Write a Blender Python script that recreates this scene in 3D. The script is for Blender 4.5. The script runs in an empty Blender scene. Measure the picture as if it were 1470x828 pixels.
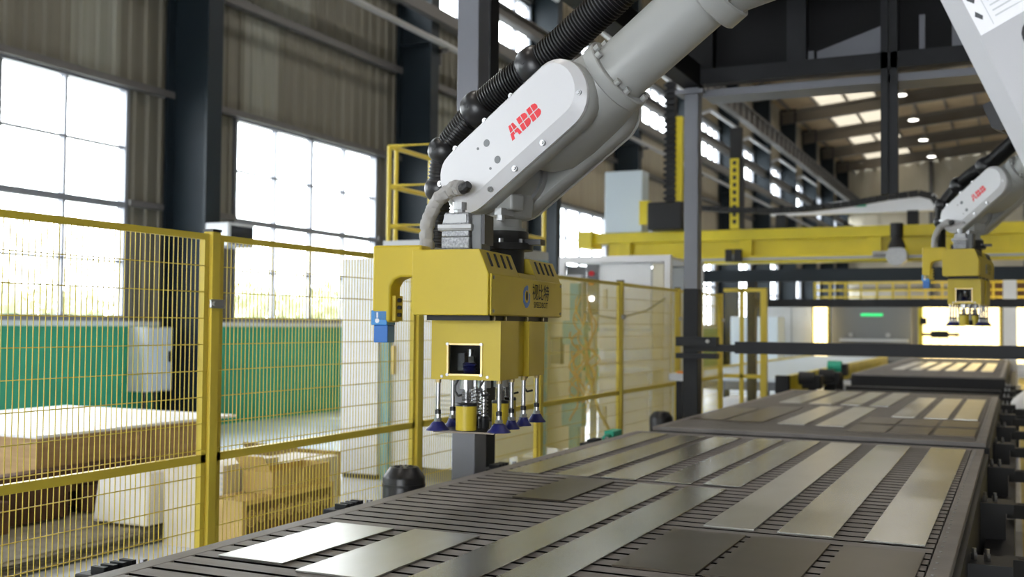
import bpy, bmesh, math, random
from mathutils import Vector, Matrix
random.seed(7)
SC = bpy.context.scene
COL = SC.collection
PI = math.pi

# ------------------------------------------------------------------ camera
RIGHT = Vector((0.90562, 0.42398, 0.00942))
UP = Vector((0.00575, -0.03450, 0.99939))
FWD = Vector((-0.42405, 0.90501, 0.03369))
cam_d = bpy.data.cameras.new('camera')
cam = bpy.data.objects.new('camera', cam_d)
COL.objects.link(cam)
cam.matrix_world = Matrix(((RIGHT.x, UP.x, -FWD.x, 0.0), (RIGHT.y, UP.y, -FWD.y, 0.0),
                           (RIGHT.z, UP.z, -FWD.z, 1.63), (0, 0, 0, 1)))
cam_d.sensor_width = 36.0
cam_d.lens = 1547.5 / 1470 * 36.0
cam_d.clip_end = 400
cam_d.dof.use_dof = True
cam_d.dof.focus_distance = 3.9
cam_d.dof.aperture_fstop = 2.6
SC.camera = cam

# ------------------------------------------------------------------ world, exposure
w = bpy.data.worlds.new('overcast_sky')
SC.world = w
w.use_nodes = True
bgn = w.node_tree.nodes['Background']
bgn.inputs['Color'].default_value = (0.93, 0.97, 1.0, 1)
bgn.inputs['Strength'].default_value = 11.0
SC.view_settings.view_transform = 'Standard'
SC.view_settings.look = 'None'
SC.view_settings.gamma = 1.0
SC.view_settings.use_curve_mapping = False
SC.view_settings.exposure = 0.22

# ------------------------------------------------------------------ materials
MATS = {}
def mat(name, col, rough=0.5, metal=0.0, var=0.0, vscale=8.0, stretch=None, bump=0.0, bscale=60.0,
        col2=None, emit=0.0, rvar=0.0, coat=0.0, spec=0.5):
    m = bpy.data.materials.new(name)
    m.use_nodes = True
    nt = m.node_tree
    b = nt.nodes['Principled BSDF']
    b.inputs['Base Color'].default_value = (*col, 1)
    b.inputs['Roughness'].default_value = rough
    b.inputs['Metallic'].default_value = metal
    b.inputs['Specular IOR Level'].default_value = spec
    if coat:
        b.inputs['Coat Weight'].default_value = coat
        b.inputs['Coat Roughness'].default_value = 0.12
    if emit:
        b.inputs['Emission Color'].default_value = (*col, 1)
        b.inputs['Emission Strength'].default_value = emit
    if var or col2 or bump or rvar:
        tc = nt.nodes.new('ShaderNodeTexCoord')
        mp = nt.nodes.new('ShaderNodeMapping')
        if stretch:
            mp.inputs['Scale'].default_value = stretch
        geo = nt.nodes.new('ShaderNodeObjectInfo')
        add = nt.nodes.new('ShaderNodeVectorMath'); add.operation = 'ADD'
        mul = nt.nodes.new('ShaderNodeVectorMath'); mul.operation = 'SCALE'
        comb = nt.nodes.new('ShaderNodeCombineXYZ')
        for i in range(3):
            nt.links.new(geo.outputs['Random'], comb.inputs[i])
        mul.inputs['Scale'].default_value = 37.0
        nt.links.new(comb.outputs[0], mul.inputs[0])
        nt.links.new(tc.outputs['Object'], mp.inputs['Vector'])
        nt.links.new(mp.outputs[0], add.inputs[0])
        nt.links.new(mul.outputs[0], add.inputs[1])
        nz = nt.nodes.new('ShaderNodeTexNoise')
        nz.inputs['Scale'].default_value = vscale
        nz.inputs['Detail'].default_value = 4.0
        nt.links.new(add.outputs[0], nz.inputs['Vector'])
        rp = nt.nodes.new('ShaderNodeValToRGB')
        c2 = col2 if col2 else tuple(max(0, c * (1 - var)) for c in col)
        c1 = col if col2 else tuple(min(1, c * (1 + var)) for c in col)
        rp.color_ramp.elements[0].position = 0.32
        rp.color_ramp.elements[1].position = 0.68
        rp.color_ramp.elements[0].color = (*c2, 1)
        rp.color_ramp.elements[1].color = (*c1, 1)
        nt.links.new(nz.outputs['Fac'], rp.inputs['Fac'])
        nt.links.new(rp.outputs['Color'], b.inputs['Base Color'])
        if rvar:
            mr = nt.nodes.new('ShaderNodeMapRange')
            mr.inputs['From Min'].default_value = 0.3
            mr.inputs['From Max'].default_value = 0.7
            mr.inputs['To Min'].default_value = max(0.02, rough - rvar)
            mr.inputs['To Max'].default_value = min(1, rough + rvar)
            nt.links.new(nz.outputs['Fac'], mr.inputs['Value'])
            nt.links.new(mr.outputs[0], b.inputs['Roughness'])
        if bump:
            n2 = nt.nodes.new('ShaderNodeTexNoise')
            n2.inputs['Scale'].default_value = bscale
            n2.inputs['Detail'].default_value = 3.0
            nt.links.new(add.outputs[0], n2.inputs['Vector'])
            bp = nt.nodes.new('ShaderNodeBump')
            bp.inputs['Strength'].default_value = bump
            bp.inputs['Distance'].default_value = 0.01
            nt.links.new(n2.outputs['Fac'], bp.inputs['Height'])
            nt.links.new(bp.outputs['Normal'], b.inputs['Normal'])
    MATS[name] = m
    return m

mat('fence_yellow', (0.70, 0.545, 0.06), 0.42, var=0.06, vscale=3)
mat('gripper_yellow', (0.54, 0.41, 0.028), 0.38, var=0.04, vscale=5, bump=0.05, bscale=300, spec=0.35)
mat('gantry_yellow', (0.62, 0.50, 0.012), 0.4, var=0.10, vscale=1.2)
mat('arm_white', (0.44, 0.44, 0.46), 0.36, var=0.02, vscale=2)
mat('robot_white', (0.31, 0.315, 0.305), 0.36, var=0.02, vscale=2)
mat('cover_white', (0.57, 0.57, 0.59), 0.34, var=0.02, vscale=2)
mat('logo_red', (0.66, 0.008, 0.02), 0.45)
mat('logo_blue', (0.03, 0.16, 0.55), 0.4)
mat('ink_black', (0.015, 0.015, 0.018), 0.6)
mat('black_rubber', (0.012, 0.012, 0.013), 0.42)
mat('black_plastic', (0.010, 0.010, 0.012), 0.35)
mat('hose_black', (0.004, 0.004, 0.005), 0.33)
mat('grey_cloth', (0.33, 0.32, 0.31), 0.6, var=0.15, vscale=14, bump=0.3, bscale=30)
mat('hammer_grey', (0.30, 0.31, 0.33), 0.35, metal=0.5, var=0.35, vscale=160, bump=0.4, bscale=180)
mat('cast_alu', (0.36, 0.365, 0.37), 0.4, metal=0.6, var=0.08, vscale=20)
mat('chrome', (0.42, 0.42, 0.43), 0.3, metal=1.0)
mat('brass', (0.55, 0.42, 0.2), 0.3, metal=1.0)
mat('spring_steel', (0.30, 0.30, 0.31), 0.3, metal=1.0)
mat('cup_blue', (0.012, 0.016, 0.13), 0.42)
mat('sensor_blue', (0.03, 0.16, 0.50), 0.4)
mat('sensor_blue_light', (0.06, 0.27, 0.62), 0.4)
mat('frame_dark', (0.013, 0.014, 0.017), 0.5, var=0.15, vscale=4, spec=0.3)
mat('overhead_black', (0.006, 0.006, 0.007), 0.6, spec=0.2)
mat('frame_grey', (0.17, 0.175, 0.20), 0.42, metal=0.3, var=0.08, vscale=2)
mat('slat_steel', (0.195, 0.178, 0.170), 0.55, metal=0.25, var=0.16, vscale=6, stretch=(0.6, 4, 4), bump=0.15, bscale=40)
mat('table_steel', (0.20, 0.184, 0.176), 0.52, metal=0.25, var=0.12, vscale=5, bump=0.12, bscale=60)
mat('table_dark', (0.009, 0.009, 0.010), 0.5, spec=0.35)
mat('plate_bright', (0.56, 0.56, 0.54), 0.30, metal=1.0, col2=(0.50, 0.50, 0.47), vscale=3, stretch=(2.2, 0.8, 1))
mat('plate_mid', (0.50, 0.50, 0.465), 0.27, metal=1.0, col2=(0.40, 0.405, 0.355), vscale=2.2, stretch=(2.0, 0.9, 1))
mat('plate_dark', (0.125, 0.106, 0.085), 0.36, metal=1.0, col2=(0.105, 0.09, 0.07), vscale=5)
mat('wall_cladding', (0.165, 0.155, 0.12), 0.55, col2=(0.13, 0.12, 0.09), vscale=1.3, stretch=(1, 5, 0.15))
mat('wall_panel_far_lit', (0.40, 0.355, 0.265), 0.55, col2=(0.32, 0.28, 0.21), vscale=1.3, stretch=(1, 5, 0.15))  # cladding colour lightened for the brighter lit far bays
mat('wall_panel_pale', (0.25, 0.25, 0.21), 0.55, col2=(0.19, 0.185, 0.15), vscale=1.3, stretch=(1, 5, 0.15))
mat('wainscot_green', (0.028, 0.33, 0.185), 0.5, var=0.05, vscale=2)
mat('sill_pale', (0.62, 0.70, 0.72), 0.4)
mat('window_frame', (0.24, 0.25, 0.28), 0.4, metal=0.3)
mat('column_teal', (0.009, 0.016, 0.022), 0.5, var=0.12, vscale=1.5, spec=0.3)
mat('girt_dark', (0.11, 0.105, 0.10), 0.5)
mat('pipe_grey', (0.34, 0.34, 0.34), 0.4, metal=0.3)
mat('roof_brown', (0.45, 0.325, 0.18), 0.6, col2=(0.33, 0.23, 0.115), vscale=0.5)
mat('gable_tan', (0.50, 0.455, 0.35), 0.6, col2=(0.42, 0.38, 0.29), vscale=0.5)
mat('purlin', (0.13, 0.11, 0.085), 0.5)
mat('floor_paint', (0.70, 0.74, 0.82), 0.22, var=0.05, vscale=0.6, rvar=0.06)
mat('floor_yellow', (0.55, 0.44, 0.10), 0.5, var=0.15, vscale=3)
mat('concrete_pale', (0.42, 0.42, 0.41), 0.7, var=0.15, vscale=2)
mat('plywood', (0.48, 0.31, 0.14), 0.6, col2=(0.38, 0.235, 0.10), vscale=4, stretch=(1, 1, 6))
mat('timber_dark', (0.13, 0.06, 0.025), 0.7, col2=(0.055, 0.025, 0.012), vscale=5)
mat('timber_grey', (0.30, 0.27, 0.21), 0.7, col2=(0.19, 0.17, 0.13), vscale=8)
mat('white_sheet', (0.86, 0.85, 0.84), 0.5)
mat('foam_white', (0.72, 0.69, 0.63), 0.7, var=0.05, vscale=4)
mat('cardboard', (0.60, 0.42, 0.17), 0.65, col2=(0.52, 0.36, 0.14), vscale=6)
mat('cardboard_dark', (0.17, 0.10, 0.035), 0.7)
mat('carton_white', (0.70, 0.64, 0.54), 0.6, var=0.05, vscale=3)
mat('cabinet_white', (0.85, 0.87, 0.91), 0.35, var=0.03, vscale=2)
mat('cabinet_grey', (0.50, 0.52, 0.54), 0.4, var=0.05, vscale=2)
mat('cabinet_cream', (0.72, 0.68, 0.55), 0.4, var=0.03, vscale=2)
mat('teal_post', (0.20, 0.46, 0.52), 0.4)
mat('alu_profile', (0.74, 0.74, 0.76), 0.3, metal=0.3)
mat('machine_dark', (0.06, 0.065, 0.075), 0.4)
mat('machine_grey', (0.16, 0.17, 0.18), 0.45, var=0.05, vscale=1)
mat('machine_blue_white', (0.52, 0.60, 0.66), 0.4)
mat('hose_orange', (0.58, 0.33, 0.14), 0.5)
mat('connector_green', (0.02, 0.35, 0.22), 0.5)
mat('paper_white', (0.78, 0.78, 0.82), 0.6)
mat('dark_glass', (0.012, 0.014, 0.02), 0.08, coat=0.5)
mat('alarm_red', (0.6, 0.02, 0.03), 0.4)
mat('alarm_orange', (0.75, 0.25, 0.03), 0.4)
mat('lamp_white', (1.0, 0.97, 0.90), 0.4, emit=5.0)
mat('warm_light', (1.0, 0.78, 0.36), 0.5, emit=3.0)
mat('green_glow', (0.05, 0.8, 0.25), 0.5, emit=0.5)
mat('leaf_pale', (0.66, 0.66, 0.46), 0.7, var=0.1, vscale=2)
mat('bag_white', (0.62, 0.60, 0.58), 0.7, var=0.1, vscale=9)

def glass_mat(name, tint, glossy=0.08):
    m = bpy.data.materials.new(name); m.use_nodes = True
    nt = m.node_tree
    for n in list(nt.nodes): nt.nodes.remove(n)
    out = nt.nodes.new('ShaderNodeOutputMaterial')
    mix = nt.nodes.new('ShaderNodeMixShader'); mix.inputs[0].default_value = glossy
    t = nt.nodes.new('ShaderNodeBsdfTransparent'); t.inputs[0].default_value = (*tint, 1)
    g = nt.nodes.new('ShaderNodeBsdfGlossy'); g.inputs['Roughness'].default_value = 0.05
    nt.links.new(t.outputs[0], mix.inputs[1]); nt.links.new(g.outputs[0], mix.inputs[2])
    nt.links.new(mix.outputs[0], out.inputs[0])
    MATS[name] = m
glass_mat('window_glass', (0.97, 0.98, 0.98), 0.05)
glass_mat('acrylic', (0.85, 0.86, 0.86), 0.02)

def translucent_mat(name, col):
    m = bpy.data.materials.new(name); m.use_nodes = True
    nt = m.node_tree
    for n in list(nt.nodes): nt.nodes.remove(n)
    out = nt.nodes.new('ShaderNodeOutputMaterial')
    mix = nt.nodes.new('ShaderNodeMixShader'); mix.inputs[0].default_value = 0.3
    t = nt.nodes.new('ShaderNodeBsdfTranslucent'); t.inputs[0].default_value = (*col, 1)
    g = nt.nodes.new('ShaderNodeBsdfDiffuse'); g.inputs[0].default_value = (*col, 1)
    nt.links.new(t.outputs[0], mix.inputs[1]); nt.links.new(g.outputs[0], mix.inputs[2])
    nt.links.new(mix.outputs[0], out.inputs[0])
    MATS[name] = m
translucent_mat('skylight_sheet', (0.42, 0.39, 0.34))

# ------------------------------------------------------------------ mesh helpers
class MB:
    def __init__(s):
        s.v = []; s.f = []
    def add(s, vs, fs):
        o = len(s.v)
        s.v += [tuple(v) for v in vs]
        s.f += [tuple(o + i for i in f) for f in fs]
        return s
    def box(s, x0, x1, y0, y1, z0, z1):
        return s.add([(x0, y0, z0), (x1, y0, z0), (x1, y1, z0), (x0, y1, z0), (x0, y0, z1), (x1, y0, z1), (x1, y1, z1), (x0, y1, z1)],
                     [(0, 3, 2, 1), (4, 5, 6, 7), (0, 1, 5, 4), (1, 2, 6, 5), (2, 3, 7, 6), (3, 0, 4, 7)])
    def bar(s, p0, p1, wx, wz, upv=(0, 0, 1)):
        p0 = Vector(p0); p1 = Vector(p1); d = (p1 - p0).normalized()
        u = Vector(upv)
        if abs(d.dot(u)) > 0.98: u = Vector((0, 1, 0))
        a = d.cross(u).normalized() * wx / 2
        b = a.cross(d).normalized() * wz / 2
        vs = []
        for p in (p0, p1):
            vs += [p - a - b, p + a - b, p + a + b, p - a + b]
        return s.add(vs, [(3, 2, 1, 0), (4, 5, 6, 7), (0, 1, 5, 4), (1, 2, 6, 5), (2, 3, 7, 6), (3, 0, 4, 7)])
    def cyl(s, p0, p1, r0, r1=None, seg=16):
        r1 = r0 if r1 is None else r1
        return s.tube([p0, p1], [r0, r1], seg)
    def tube(s, path, rs, seg=12, caps=True):
        path = [Vector(p) for p in path]
        if not isinstance(rs, (list, tuple)): rs = [rs] * len(path)
        n = len(path)
        t0 = (path[1] - path[0]).normalized()
        u = Vector((0, 0, 1)) if abs(t0.z) < 0.9 else Vector((1, 0, 0))
        a = t0.cross(u).normalized()
        vs = []; fs = []
        for i, p in enumerate(path):
            if i == 0: t = path[1] - path[0]
            elif i == n - 1: t = path[-1] - path[-2]
            else: t = path[i + 1] - path[i - 1]
            if t.length < 1e-9: t = t0
            t.normalize()
            a = (a - t * a.dot(t)).normalized()
            b = t.cross(a)
            for k in range(seg):
                an = 2 * PI * k / seg
                vs.append(p + (a * math.cos(an) + b * math.sin(an)) * rs[i])
        for i in range(n - 1):
            for k in range(seg):
                k2 = (k + 1) % seg
                fs.append((i * seg + k, i * seg + k2, (i + 1) * seg + k2, (i + 1) * seg + k))
        if caps:
            fs.append(tuple(reversed(range(seg))))
            fs.append(tuple((n - 1) * seg + k for k in range(seg)))
        return s.add(vs, fs)
    def prism(s, poly, f, h0, h1):
        n = len(poly)
        vs = [f(a, b, h0) for a, b in poly] + [f(a, b, h1) for a, b in poly]
        fs = [tuple(reversed(range(n))), tuple(range(n, 2 * n))]
        for i in range(n):
            j = (i + 1) % n
            fs.append((i, j, n + j, n + i))
        return s.add(vs, fs)
    def loft(s, rings, caps=True):
        n = len(rings[0]); vs = []; fs = []
        for r in rings: vs += [tuple(p) for p in r]
        for i in range(len(rings) - 1):
            for k in range(n):
                k2 = (k + 1) % n
                fs.append((i * n + k, i * n + k2, (i + 1) * n + k2, (i + 1) * n + k))
        if caps:
            fs.append(tuple(reversed(range(n)))); fs.append(tuple((len(rings) - 1) * n + k for k in range(n)))
        return s.add(vs, fs)
    def mesh(s, name, org=(0, 0, 0), smooth=None):
        m = bpy.data.meshes.new(name)
        o = Vector(org)
        m.from_pydata([tuple(Vector(v) - o) for v in s.v], [], s.f)
        bm = bmesh.new(); bm.from_mesh(m)
        bmesh.ops.recalc_face_normals(bm, faces=bm.faces)
        bm.to_mesh(m); bm.free()
        if smooth:
            m.shade_smooth()
            m.set_sharp_from_angle(angle=math.radians(smooth))
        return m
    def build(s, name, material, parent=None, org=(0, 0, 0), smooth=None, bevel=0.0, seg=2):
        return link(name, s.mesh(name, org, smooth), material, parent, bevel, seg)

def link(name, mesh, material, parent=None, bevel=0.0, seg=2, loc=None):
    o = bpy.data.objects.new(name, mesh)
    COL.objects.link(o)
    if material and not mesh.materials: mesh.materials.append(MATS[material])
    if parent: o.parent = parent
    if loc is not None: o.location = loc
    if bevel:
        b = o.modifiers.new('bevel', 'BEVEL'); b.width = bevel; b.segments = seg
        b.limit_method = 'ANGLE'; b.angle_limit = math.radians(35)
        mesh.shade_smooth(); mesh.set_sharp_from_angle(angle=math.radians(40))
    return o

def tag(o, label=None, cat=None, group=None, kind=None):
    if label: o['label'] = label
    if cat: o['category'] = cat
    if group: o['group'] = group
    if kind: o['kind'] = kind
    return o

def thing(name, label, cat, loc=(0, 0, 0), rotz=0.0, group=None, kind=None):
    o = bpy.data.objects.new(name, None); COL.objects.link(o)
    o.location = loc; o.rotation_euler = (0, 0, rotz)
    o.empty_display_size = 0.1
    return tag(o, label, cat, group, kind)

def copy_tree(o, parent=None):
    c = o.copy(); COL.objects.link(c); c.parent = parent
    for ch in list(o.children): copy_tree(ch, c)
    return c

def text_mesh(name, body, size, font_bold=0.0, extrude=0.0):
    cu = bpy.data.curves.new(name, 'FONT'); cu.body = body; cu.size = size
    cu.align_x = 'CENTER'; cu.align_y = 'CENTER'; cu.offset = font_bold; cu.extrude = extrude
    cu.resolution_u = 3
    ob = bpy.data.objects.new(name + '_tmp', cu); COL.objects.link(ob)
    dg = bpy.context.evaluated_depsgraph_get()
    me = bpy.data.meshes.new_from_object(ob.evaluated_get(dg))
    bpy.data.objects.remove(ob); bpy.data.curves.remove(cu)
    me.materials.clear()
    return me

def map_mesh(me, f):
    for v in me.vertices: v.co = f(v.co.x, v.co.y, v.co.z)
    me.update()
    return me

def P(name, mb, material, parent, smooth=None, bevel=0.0, seg=2):
    """part in world coordinates under an unrotated root"""
    r = parent
    org = Vector((0, 0, 0))
    while r is not None:
        org += r.location; r = r.parent
    return mb.build(name, material, parent, org, smooth, bevel, seg)
# ------------------------------------------------------------------ hall: floor, walls, roof
ORD = ['first', 'second', 'third', 'fourth', 'fifth', 'sixth', 'seventh', 'eighth', 'ninth', 'tenth', 'eleventh', 'twelfth', 'thirteenth', 'fourteenth']
WX = -11.5            # inner face of the left wall
YB, YE = -12.0, 84.0  # back opening and far end wall
XR = 16.0
def roof_z(x): return 13.35 + 0.095 * (x + 11.5)

tag(MB().box(-11.7, XR + .2, YB, YE, -0.2, 0.0).build('floor', 'floor_paint'), kind='structure')
fm = MB().box(0.03, 2.6, 1.6, 40, 0.0, 0.006).build('floor_walkway_marking', 'floor_yellow')
tag(fm, 'yellow painted floor strip along right side of the slat tables', 'floor marking')

wall = thing('wall_left', 'tall factory wall of ribbed beige cladding with windows and green dado', 'wall', (WX, 0, 0), kind='structure')
BAY = 6.55
win_y = [7.3 + 6.6 * k for k in range(-3, 12)]
WINW = 4.17
# green dado, one panel per bay, with a pale ledge above it
for k in range(-4, 12):
    y0 = 12.35 + BAY * k
    y1 = min(y0 + BAY, YE)
    if y0 >= YE: break
    y0 = max(y0, YB)
    P('dado_panel', MB().box(WX - .12, WX, y0 + .004, y1 - .004, 0, 1.56), 'wainscot_green', wall)
    P('window_ledge', MB().box(WX - .12, WX + .06, y0 + .004, y1 - .004, 1.56, 1.63), 'sill_pale', wall)

def rib_sheet(wd, z0, z1):
    """ribbed sheet in local coords: y 0..wd, face x=0 with ribs standing 35 mm proud"""
    prof = []
    n = max(1, round(wd / 0.3)); p = wd / n
    for i in range(n):
        y = i * p
        prof += [(0, y), (0, y + p * .45), (.035, y + p * .56), (.035, y + p * .80), (0, y + p * .91)]
    prof.append((0, wd))
    mb = MB()
    vs = [(x, y, z0) for x, y in prof] + [(x, y, z1) for x, y in prof]
    k = len(prof)
    mb.add(vs, [(i, i + 1, k + i + 1, k + i) for i in range(k - 1)])
    m = mb.mesh('cladding_sheet')
    return m
_sheet = {}
def sheet(y, wd, z0, z1, pale):
    key = (round(wd, 3), z0, z1, pale)
    if key not in _sheet:
        _sheet[key] = rib_sheet(wd, z0, z1)
        _sheet[key].materials.append(MATS[('wall_cladding', 'wall_panel_pale', 'wall_panel_far_lit')[pale]])
    return link('cladding_sheet', _sheet[key], None, wall, loc=(-0.02, y, 0))
# outer skin behind the ribbed sheets
for z0, z1 in ((4.98, 8.26), (9.96, 13.6)):
    P('outer_skin', MB().box(WX - .16, WX - .10, YB, YE, z0, z1), 'girt_dark', wall)
for i, yw in enumerate(win_y):
    a = yw + WINW + .06
    b = (win_y[i + 1] if i + 1 < len(win_y) else YE) - .06
    P('outer_skin', MB().box(WX - .16, WX - .10, a, b, 1.6, 4.98), 'girt_dark', wall)
    a2 = yw + WINW + .9
    b2 = (win_y[i + 1] - .9 if i + 1 < len(win_y) else YE)
    P('outer_skin', MB().box(WX - .16, WX - .02, a2, b2, 8.2, 9.96), 'girt_dark', wall)
P('outer_skin', MB().box(WX - .16, WX - .10, YB, win_y[0] - .06, 1.6, 4.98), 'girt_dark', wall)
rs = random.Random(3)
y = YB
while y < 52:
    far = y > 25  # far sheets take the paler copy, stronger light put into their colour
    sheet(y, 0.9, 4.98, 6.72, 2 if far else int(rs.random() < .25))
    sheet(y, 0.9, 6.74, 8.2, 2 if far else int(rs.random() < .3))
    sheet(y, 0.9, 9.95, 13.4, 2 if far else int(rs.random() < .2))
    y += 0.9
for z0, z1 in ((4.98, 8.2), (9.95, 13.4)):
    o = link('cladding_sheets', rib_sheet(YE - y, z0, z1), 'wall_panel_far_lit', wall, loc=(-0.02, y, 0)); o['kind'] = 'stuff'
for i, yw in enumerate(win_y):
    a = yw + WINW + .06
    b = (win_y[i + 1] if i + 1 < len(win_y) else YE) - .06
    n = 3; wd = (b - a) / n
    for j in range(n): sheet(a + j * wd, wd, 1.63, 4.98, 2 if a > 24 else int(j == 1 and i % 2 == 0))
sheet(YB, max(.3, win_y[0] - .06 - YB), 1.63, 4.98, 0)
# girts
for z, d in ((4.95, .10), (6.74, .13), (8.16, .10), (9.98, .12), (11.6, .12)):
    P('girt', MB().box(WX, WX + .14, YB, YE, z, z + d), 'girt_dark', wall)
for i, yw in enumerate(win_y):
    a = yw + WINW + .06
    b = (win_y[i + 1] if i + 1 < len(win_y) else YE) - .06
    P('girt', MB().box(WX, WX + .10, a, b, 3.27, 3.36), 'girt_dark', wall)

# windows of four by four panes
pane_m = MB().box(-.004, .004, 0, 1.0, 0, .77).mesh('pane'); pane_m.materials.append(MATS['window_glass'])
for i, yw in enumerate(win_y):
    wn = thing('window_%d' % (i + 1), 'steel framed factory window of sixteen panes', 'window', (WX - .05, yw, 1.63), kind='structure')
    f = MB()
    x0, x1 = WX - .1, WX + .04
    f.box(x0, x1, yw - .06, yw, 1.63, 4.98); f.box(x0, x1, yw + WINW, yw + WINW + .06, 1.63, 4.98)
    f.box(x0, x1, yw, yw + WINW, 1.63, 1.71); f.box(x0, x1, yw, yw + WINW, 4.91, 4.98)
    P('window_frame', f, 'window_frame', wn)
    for k in (1, 2, 3):
        yy = yw + WINW * k / 4
        t = .035 if k == 2 else .022
        P('mullion', MB().box(WX - .08, WX + .015, yy - t, yy + t, 1.71, 4.91), 'window_frame', wn)
    for z, t in ((2.47, .016), (3.28, .045), (4.10, .016)):
        P('transom', MB().box(WX - .08, WX + (.03 if t > .03 else .01), yw, yw + WINW, z - t, z + t), 'window_frame', wn)
    if 1 < i < 9:
        for r in range(4):
            for c in range(4):
                link('pane', pane_m, None, wn, loc=(0, c * WINW / 4 + .02, .07 + r * .81))
    else:
        P('pane', MB().box(WX - .054, WX - .046, yw, yw + WINW, 1.7, 4.92), 'window_glass', wn)
# clerestory windows, one per bay
for i, yw in enumerate(win_y):
    wn = thing('window_%d' % (i + 21), 'high clerestory window strip', 'window', (WX - .05, yw, 8.26), kind='structure')
    f = MB()
    a, b = yw - .9, yw + WINW + .9
    f.box(WX - .1, WX + .04, a, b, 8.26, 8.33); f.box(WX - .1, WX + .04, a, b, 9.9, 9.96)
    f.box(WX - .1, WX + .04, a, a + .08, 8.26, 9.96); f.box(WX - .1, WX + .04, b - .08, b, 8.26, 9.96)
    P('window_frame', f, 'window_frame', wn)
    for k in range(1, 6):
        yy = a + (b - a) * k / 6
        P('mullion', MB().box(WX - .08, WX + .02, yy - .04, yy + .04, 8.33, 9.9), 'window_frame', wn)
    P('pane', MB().box(WX - .054, WX - .046, a, b, 8.3, 9.93), 'window_glass', wn)

# steel columns of the left wall
def h_column(y):
    c = MB()
    c.box(-11.42, -11.37, y - .16, y + .16, 0, 13.3)
    c.box(-10.67, -10.62, y - .16, y + .16, 0, 13.3)
    c.box(-11.37, -10.67, y - .012, y + .012, 0, 13.3)
    return c
cols = [12.35 + BAY * k for k in range(-3, 11)]
clab = {0: 'dark steel wall column between the two nearest big windows',
        1: 'dark steel wall column behind the yellow platform railing',
        2: 'dark steel wall column hidden mostly behind the near robot wrist',
        3: 'dark steel wall column seen left of the black cable chain tower'}
for k in range(-3, 11):
    yc = 12.35 + BAY * k
    r = thing('wall_column', clab.get(k, 'dark steel wall column on the left wall, %s from the near end' % ORD[k + 3]), 'column', (-11.02, yc, 0), group='steel columns along the left wall')
    P('flange', MB().box(-11.42, -11.37, yc - .16, yc + .16, 0, 13.3), 'column_teal', r)
    P('flange', MB().box(-10.67, -10.62, yc - .16, yc + .16, 0, 13.3), 'column_teal', r)
    P('web', MB().box(-11.37, -10.67, yc - .012, yc + .012, 0, 13.3), 'column_teal', r)
    P('stiffener', MB().box(-11.37, -10.67, yc - .15, yc + .15, 7.3, 7.33), 'column_teal', r)

# crane runway beam, bracing beam and service pipes along the wall
t = thing('crane_runway_beam', 'dark crane runway beam high along the left wall', 'beam', (-10.35, YB, 10.2))
P('beam', MB().box(-10.36, -10.34, YB, YE, 10.3, 10.9).box(-10.5, -10.2, YB, YE, 10.9, 10.95).box(-10.5, -10.2, YB, YE, 10.25, 10.3), 'girt_dark', t)
for k in range(0, 90):
    P('web_stiffener', MB().box(-10.46, -10.24, YB + 1 + k * 1.06, YB + 1.03 + k * 1.06, 10.3, 10.9), 'girt_dark', t)
o = MB().box(-10.95, -10.85, YB, YE, 8.80, 9.05).box(-11.0, -10.75, YB, YE, 9.05, 9.08).box(-11.0, -10.75, YB, YE, 8.77, 8.80).build('tie_beam', 'girt_dark')
tag(o, 'dark horizontal tie beam crossing in front of the clerestory windows', 'beam')
o = MB().box(-10.60, -10.45, YB, YE - .5, 7.72, 7.96).build('cable_tray', 'girt_dark')
tag(o, 'dark cable tray running along the wall below the clerestory', 'tray')
pg = thing('service_pipe', 'pale grey service pipe on wall brackets at column height', 'pipe', (-10.5, YB, 7.3))
P('pipe', MB().cyl((-10.5, YB, 7.3), (-10.5, YE - .5, 7.3), .06, seg=10), 'pipe_grey', pg, smooth=40)
for yc in cols:
    P('pipe_bracket', MB().box(-10.66, -10.44, yc + .2, yc + .26, 7.16, 7.24).box(-10.66, -10.6, yc + .2, yc + .26, 6.9, 7.24), 'girt_dark', pg)
# pale knee pipes below the runway, one per bay
for k, yc in enumerate(cols[2:]):
    if k > 8: break
    kp = MB().tube([(-11.42, yc + 1.0, 9.45), (-10.6, yc + 1.9, 9.95), (-10.6, yc + 5.9, 9.95), (-10.6, yc + 6.3, 9.95)], .07, 8)
    o = kp.build('light_trunking', 'cabinet_grey', None, (-10.6, yc, 9.9)); o.location = (-10.6, yc, 9.9)
    tag(o, 'pale elbowed trunking under the runway beam, %s from the near end' % ORD[k], 'trunking', 'elbowed trunking along the left wall')

# far end wall and right wall
wb = thing('wall_back', 'far gable wall of tan ribbed sheeting', 'wall', (0, YE, 0), kind='structure')
mb = MB(); n = 60; xs = [-11.6 + (XR + 11.7) * i / n for i in range(n + 1)]
for i in range(n):
    xm = .35 * xs[i] + .65 * xs[i + 1]; d = .04 if i % 2 else 0
    mb.add([(xs[i], YE + d, 0), (xs[i + 1], YE + d, 0), (xs[i + 1], YE + d, roof_z(xs[i + 1])), (xs[i], YE + d, roof_z(xs[i]))], [(0, 1, 2, 3)])
P('gable_sheeting', mb, 'gable_tan', wb)
P('outer_skin', MB().box(-11.7, XR + .2, YE + .06, YE + .12, 0, 16.2), 'girt_dark', wb)
for z in (4.5, 8.0, 10.9): P('girt', MB().box(-11.5, XR, YE - .12, YE, z, z + .14), 'girt_dark', wb)
for x in (-5.6, 0.6, 6.8): P('wind_post', MB().box(x - .15, x + .15, YE - .3, YE, 0, roof_z(x)), 'girt_dark', wb)
wf = MB()
wf.box(-11.7, -4.0, YB - .2, YB, 0, 16).box(4.0, XR + .2, YB - .2, YB, 0, 16).box(-4.0, 4.0, YB - .2, YB, 5, 16)
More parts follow.
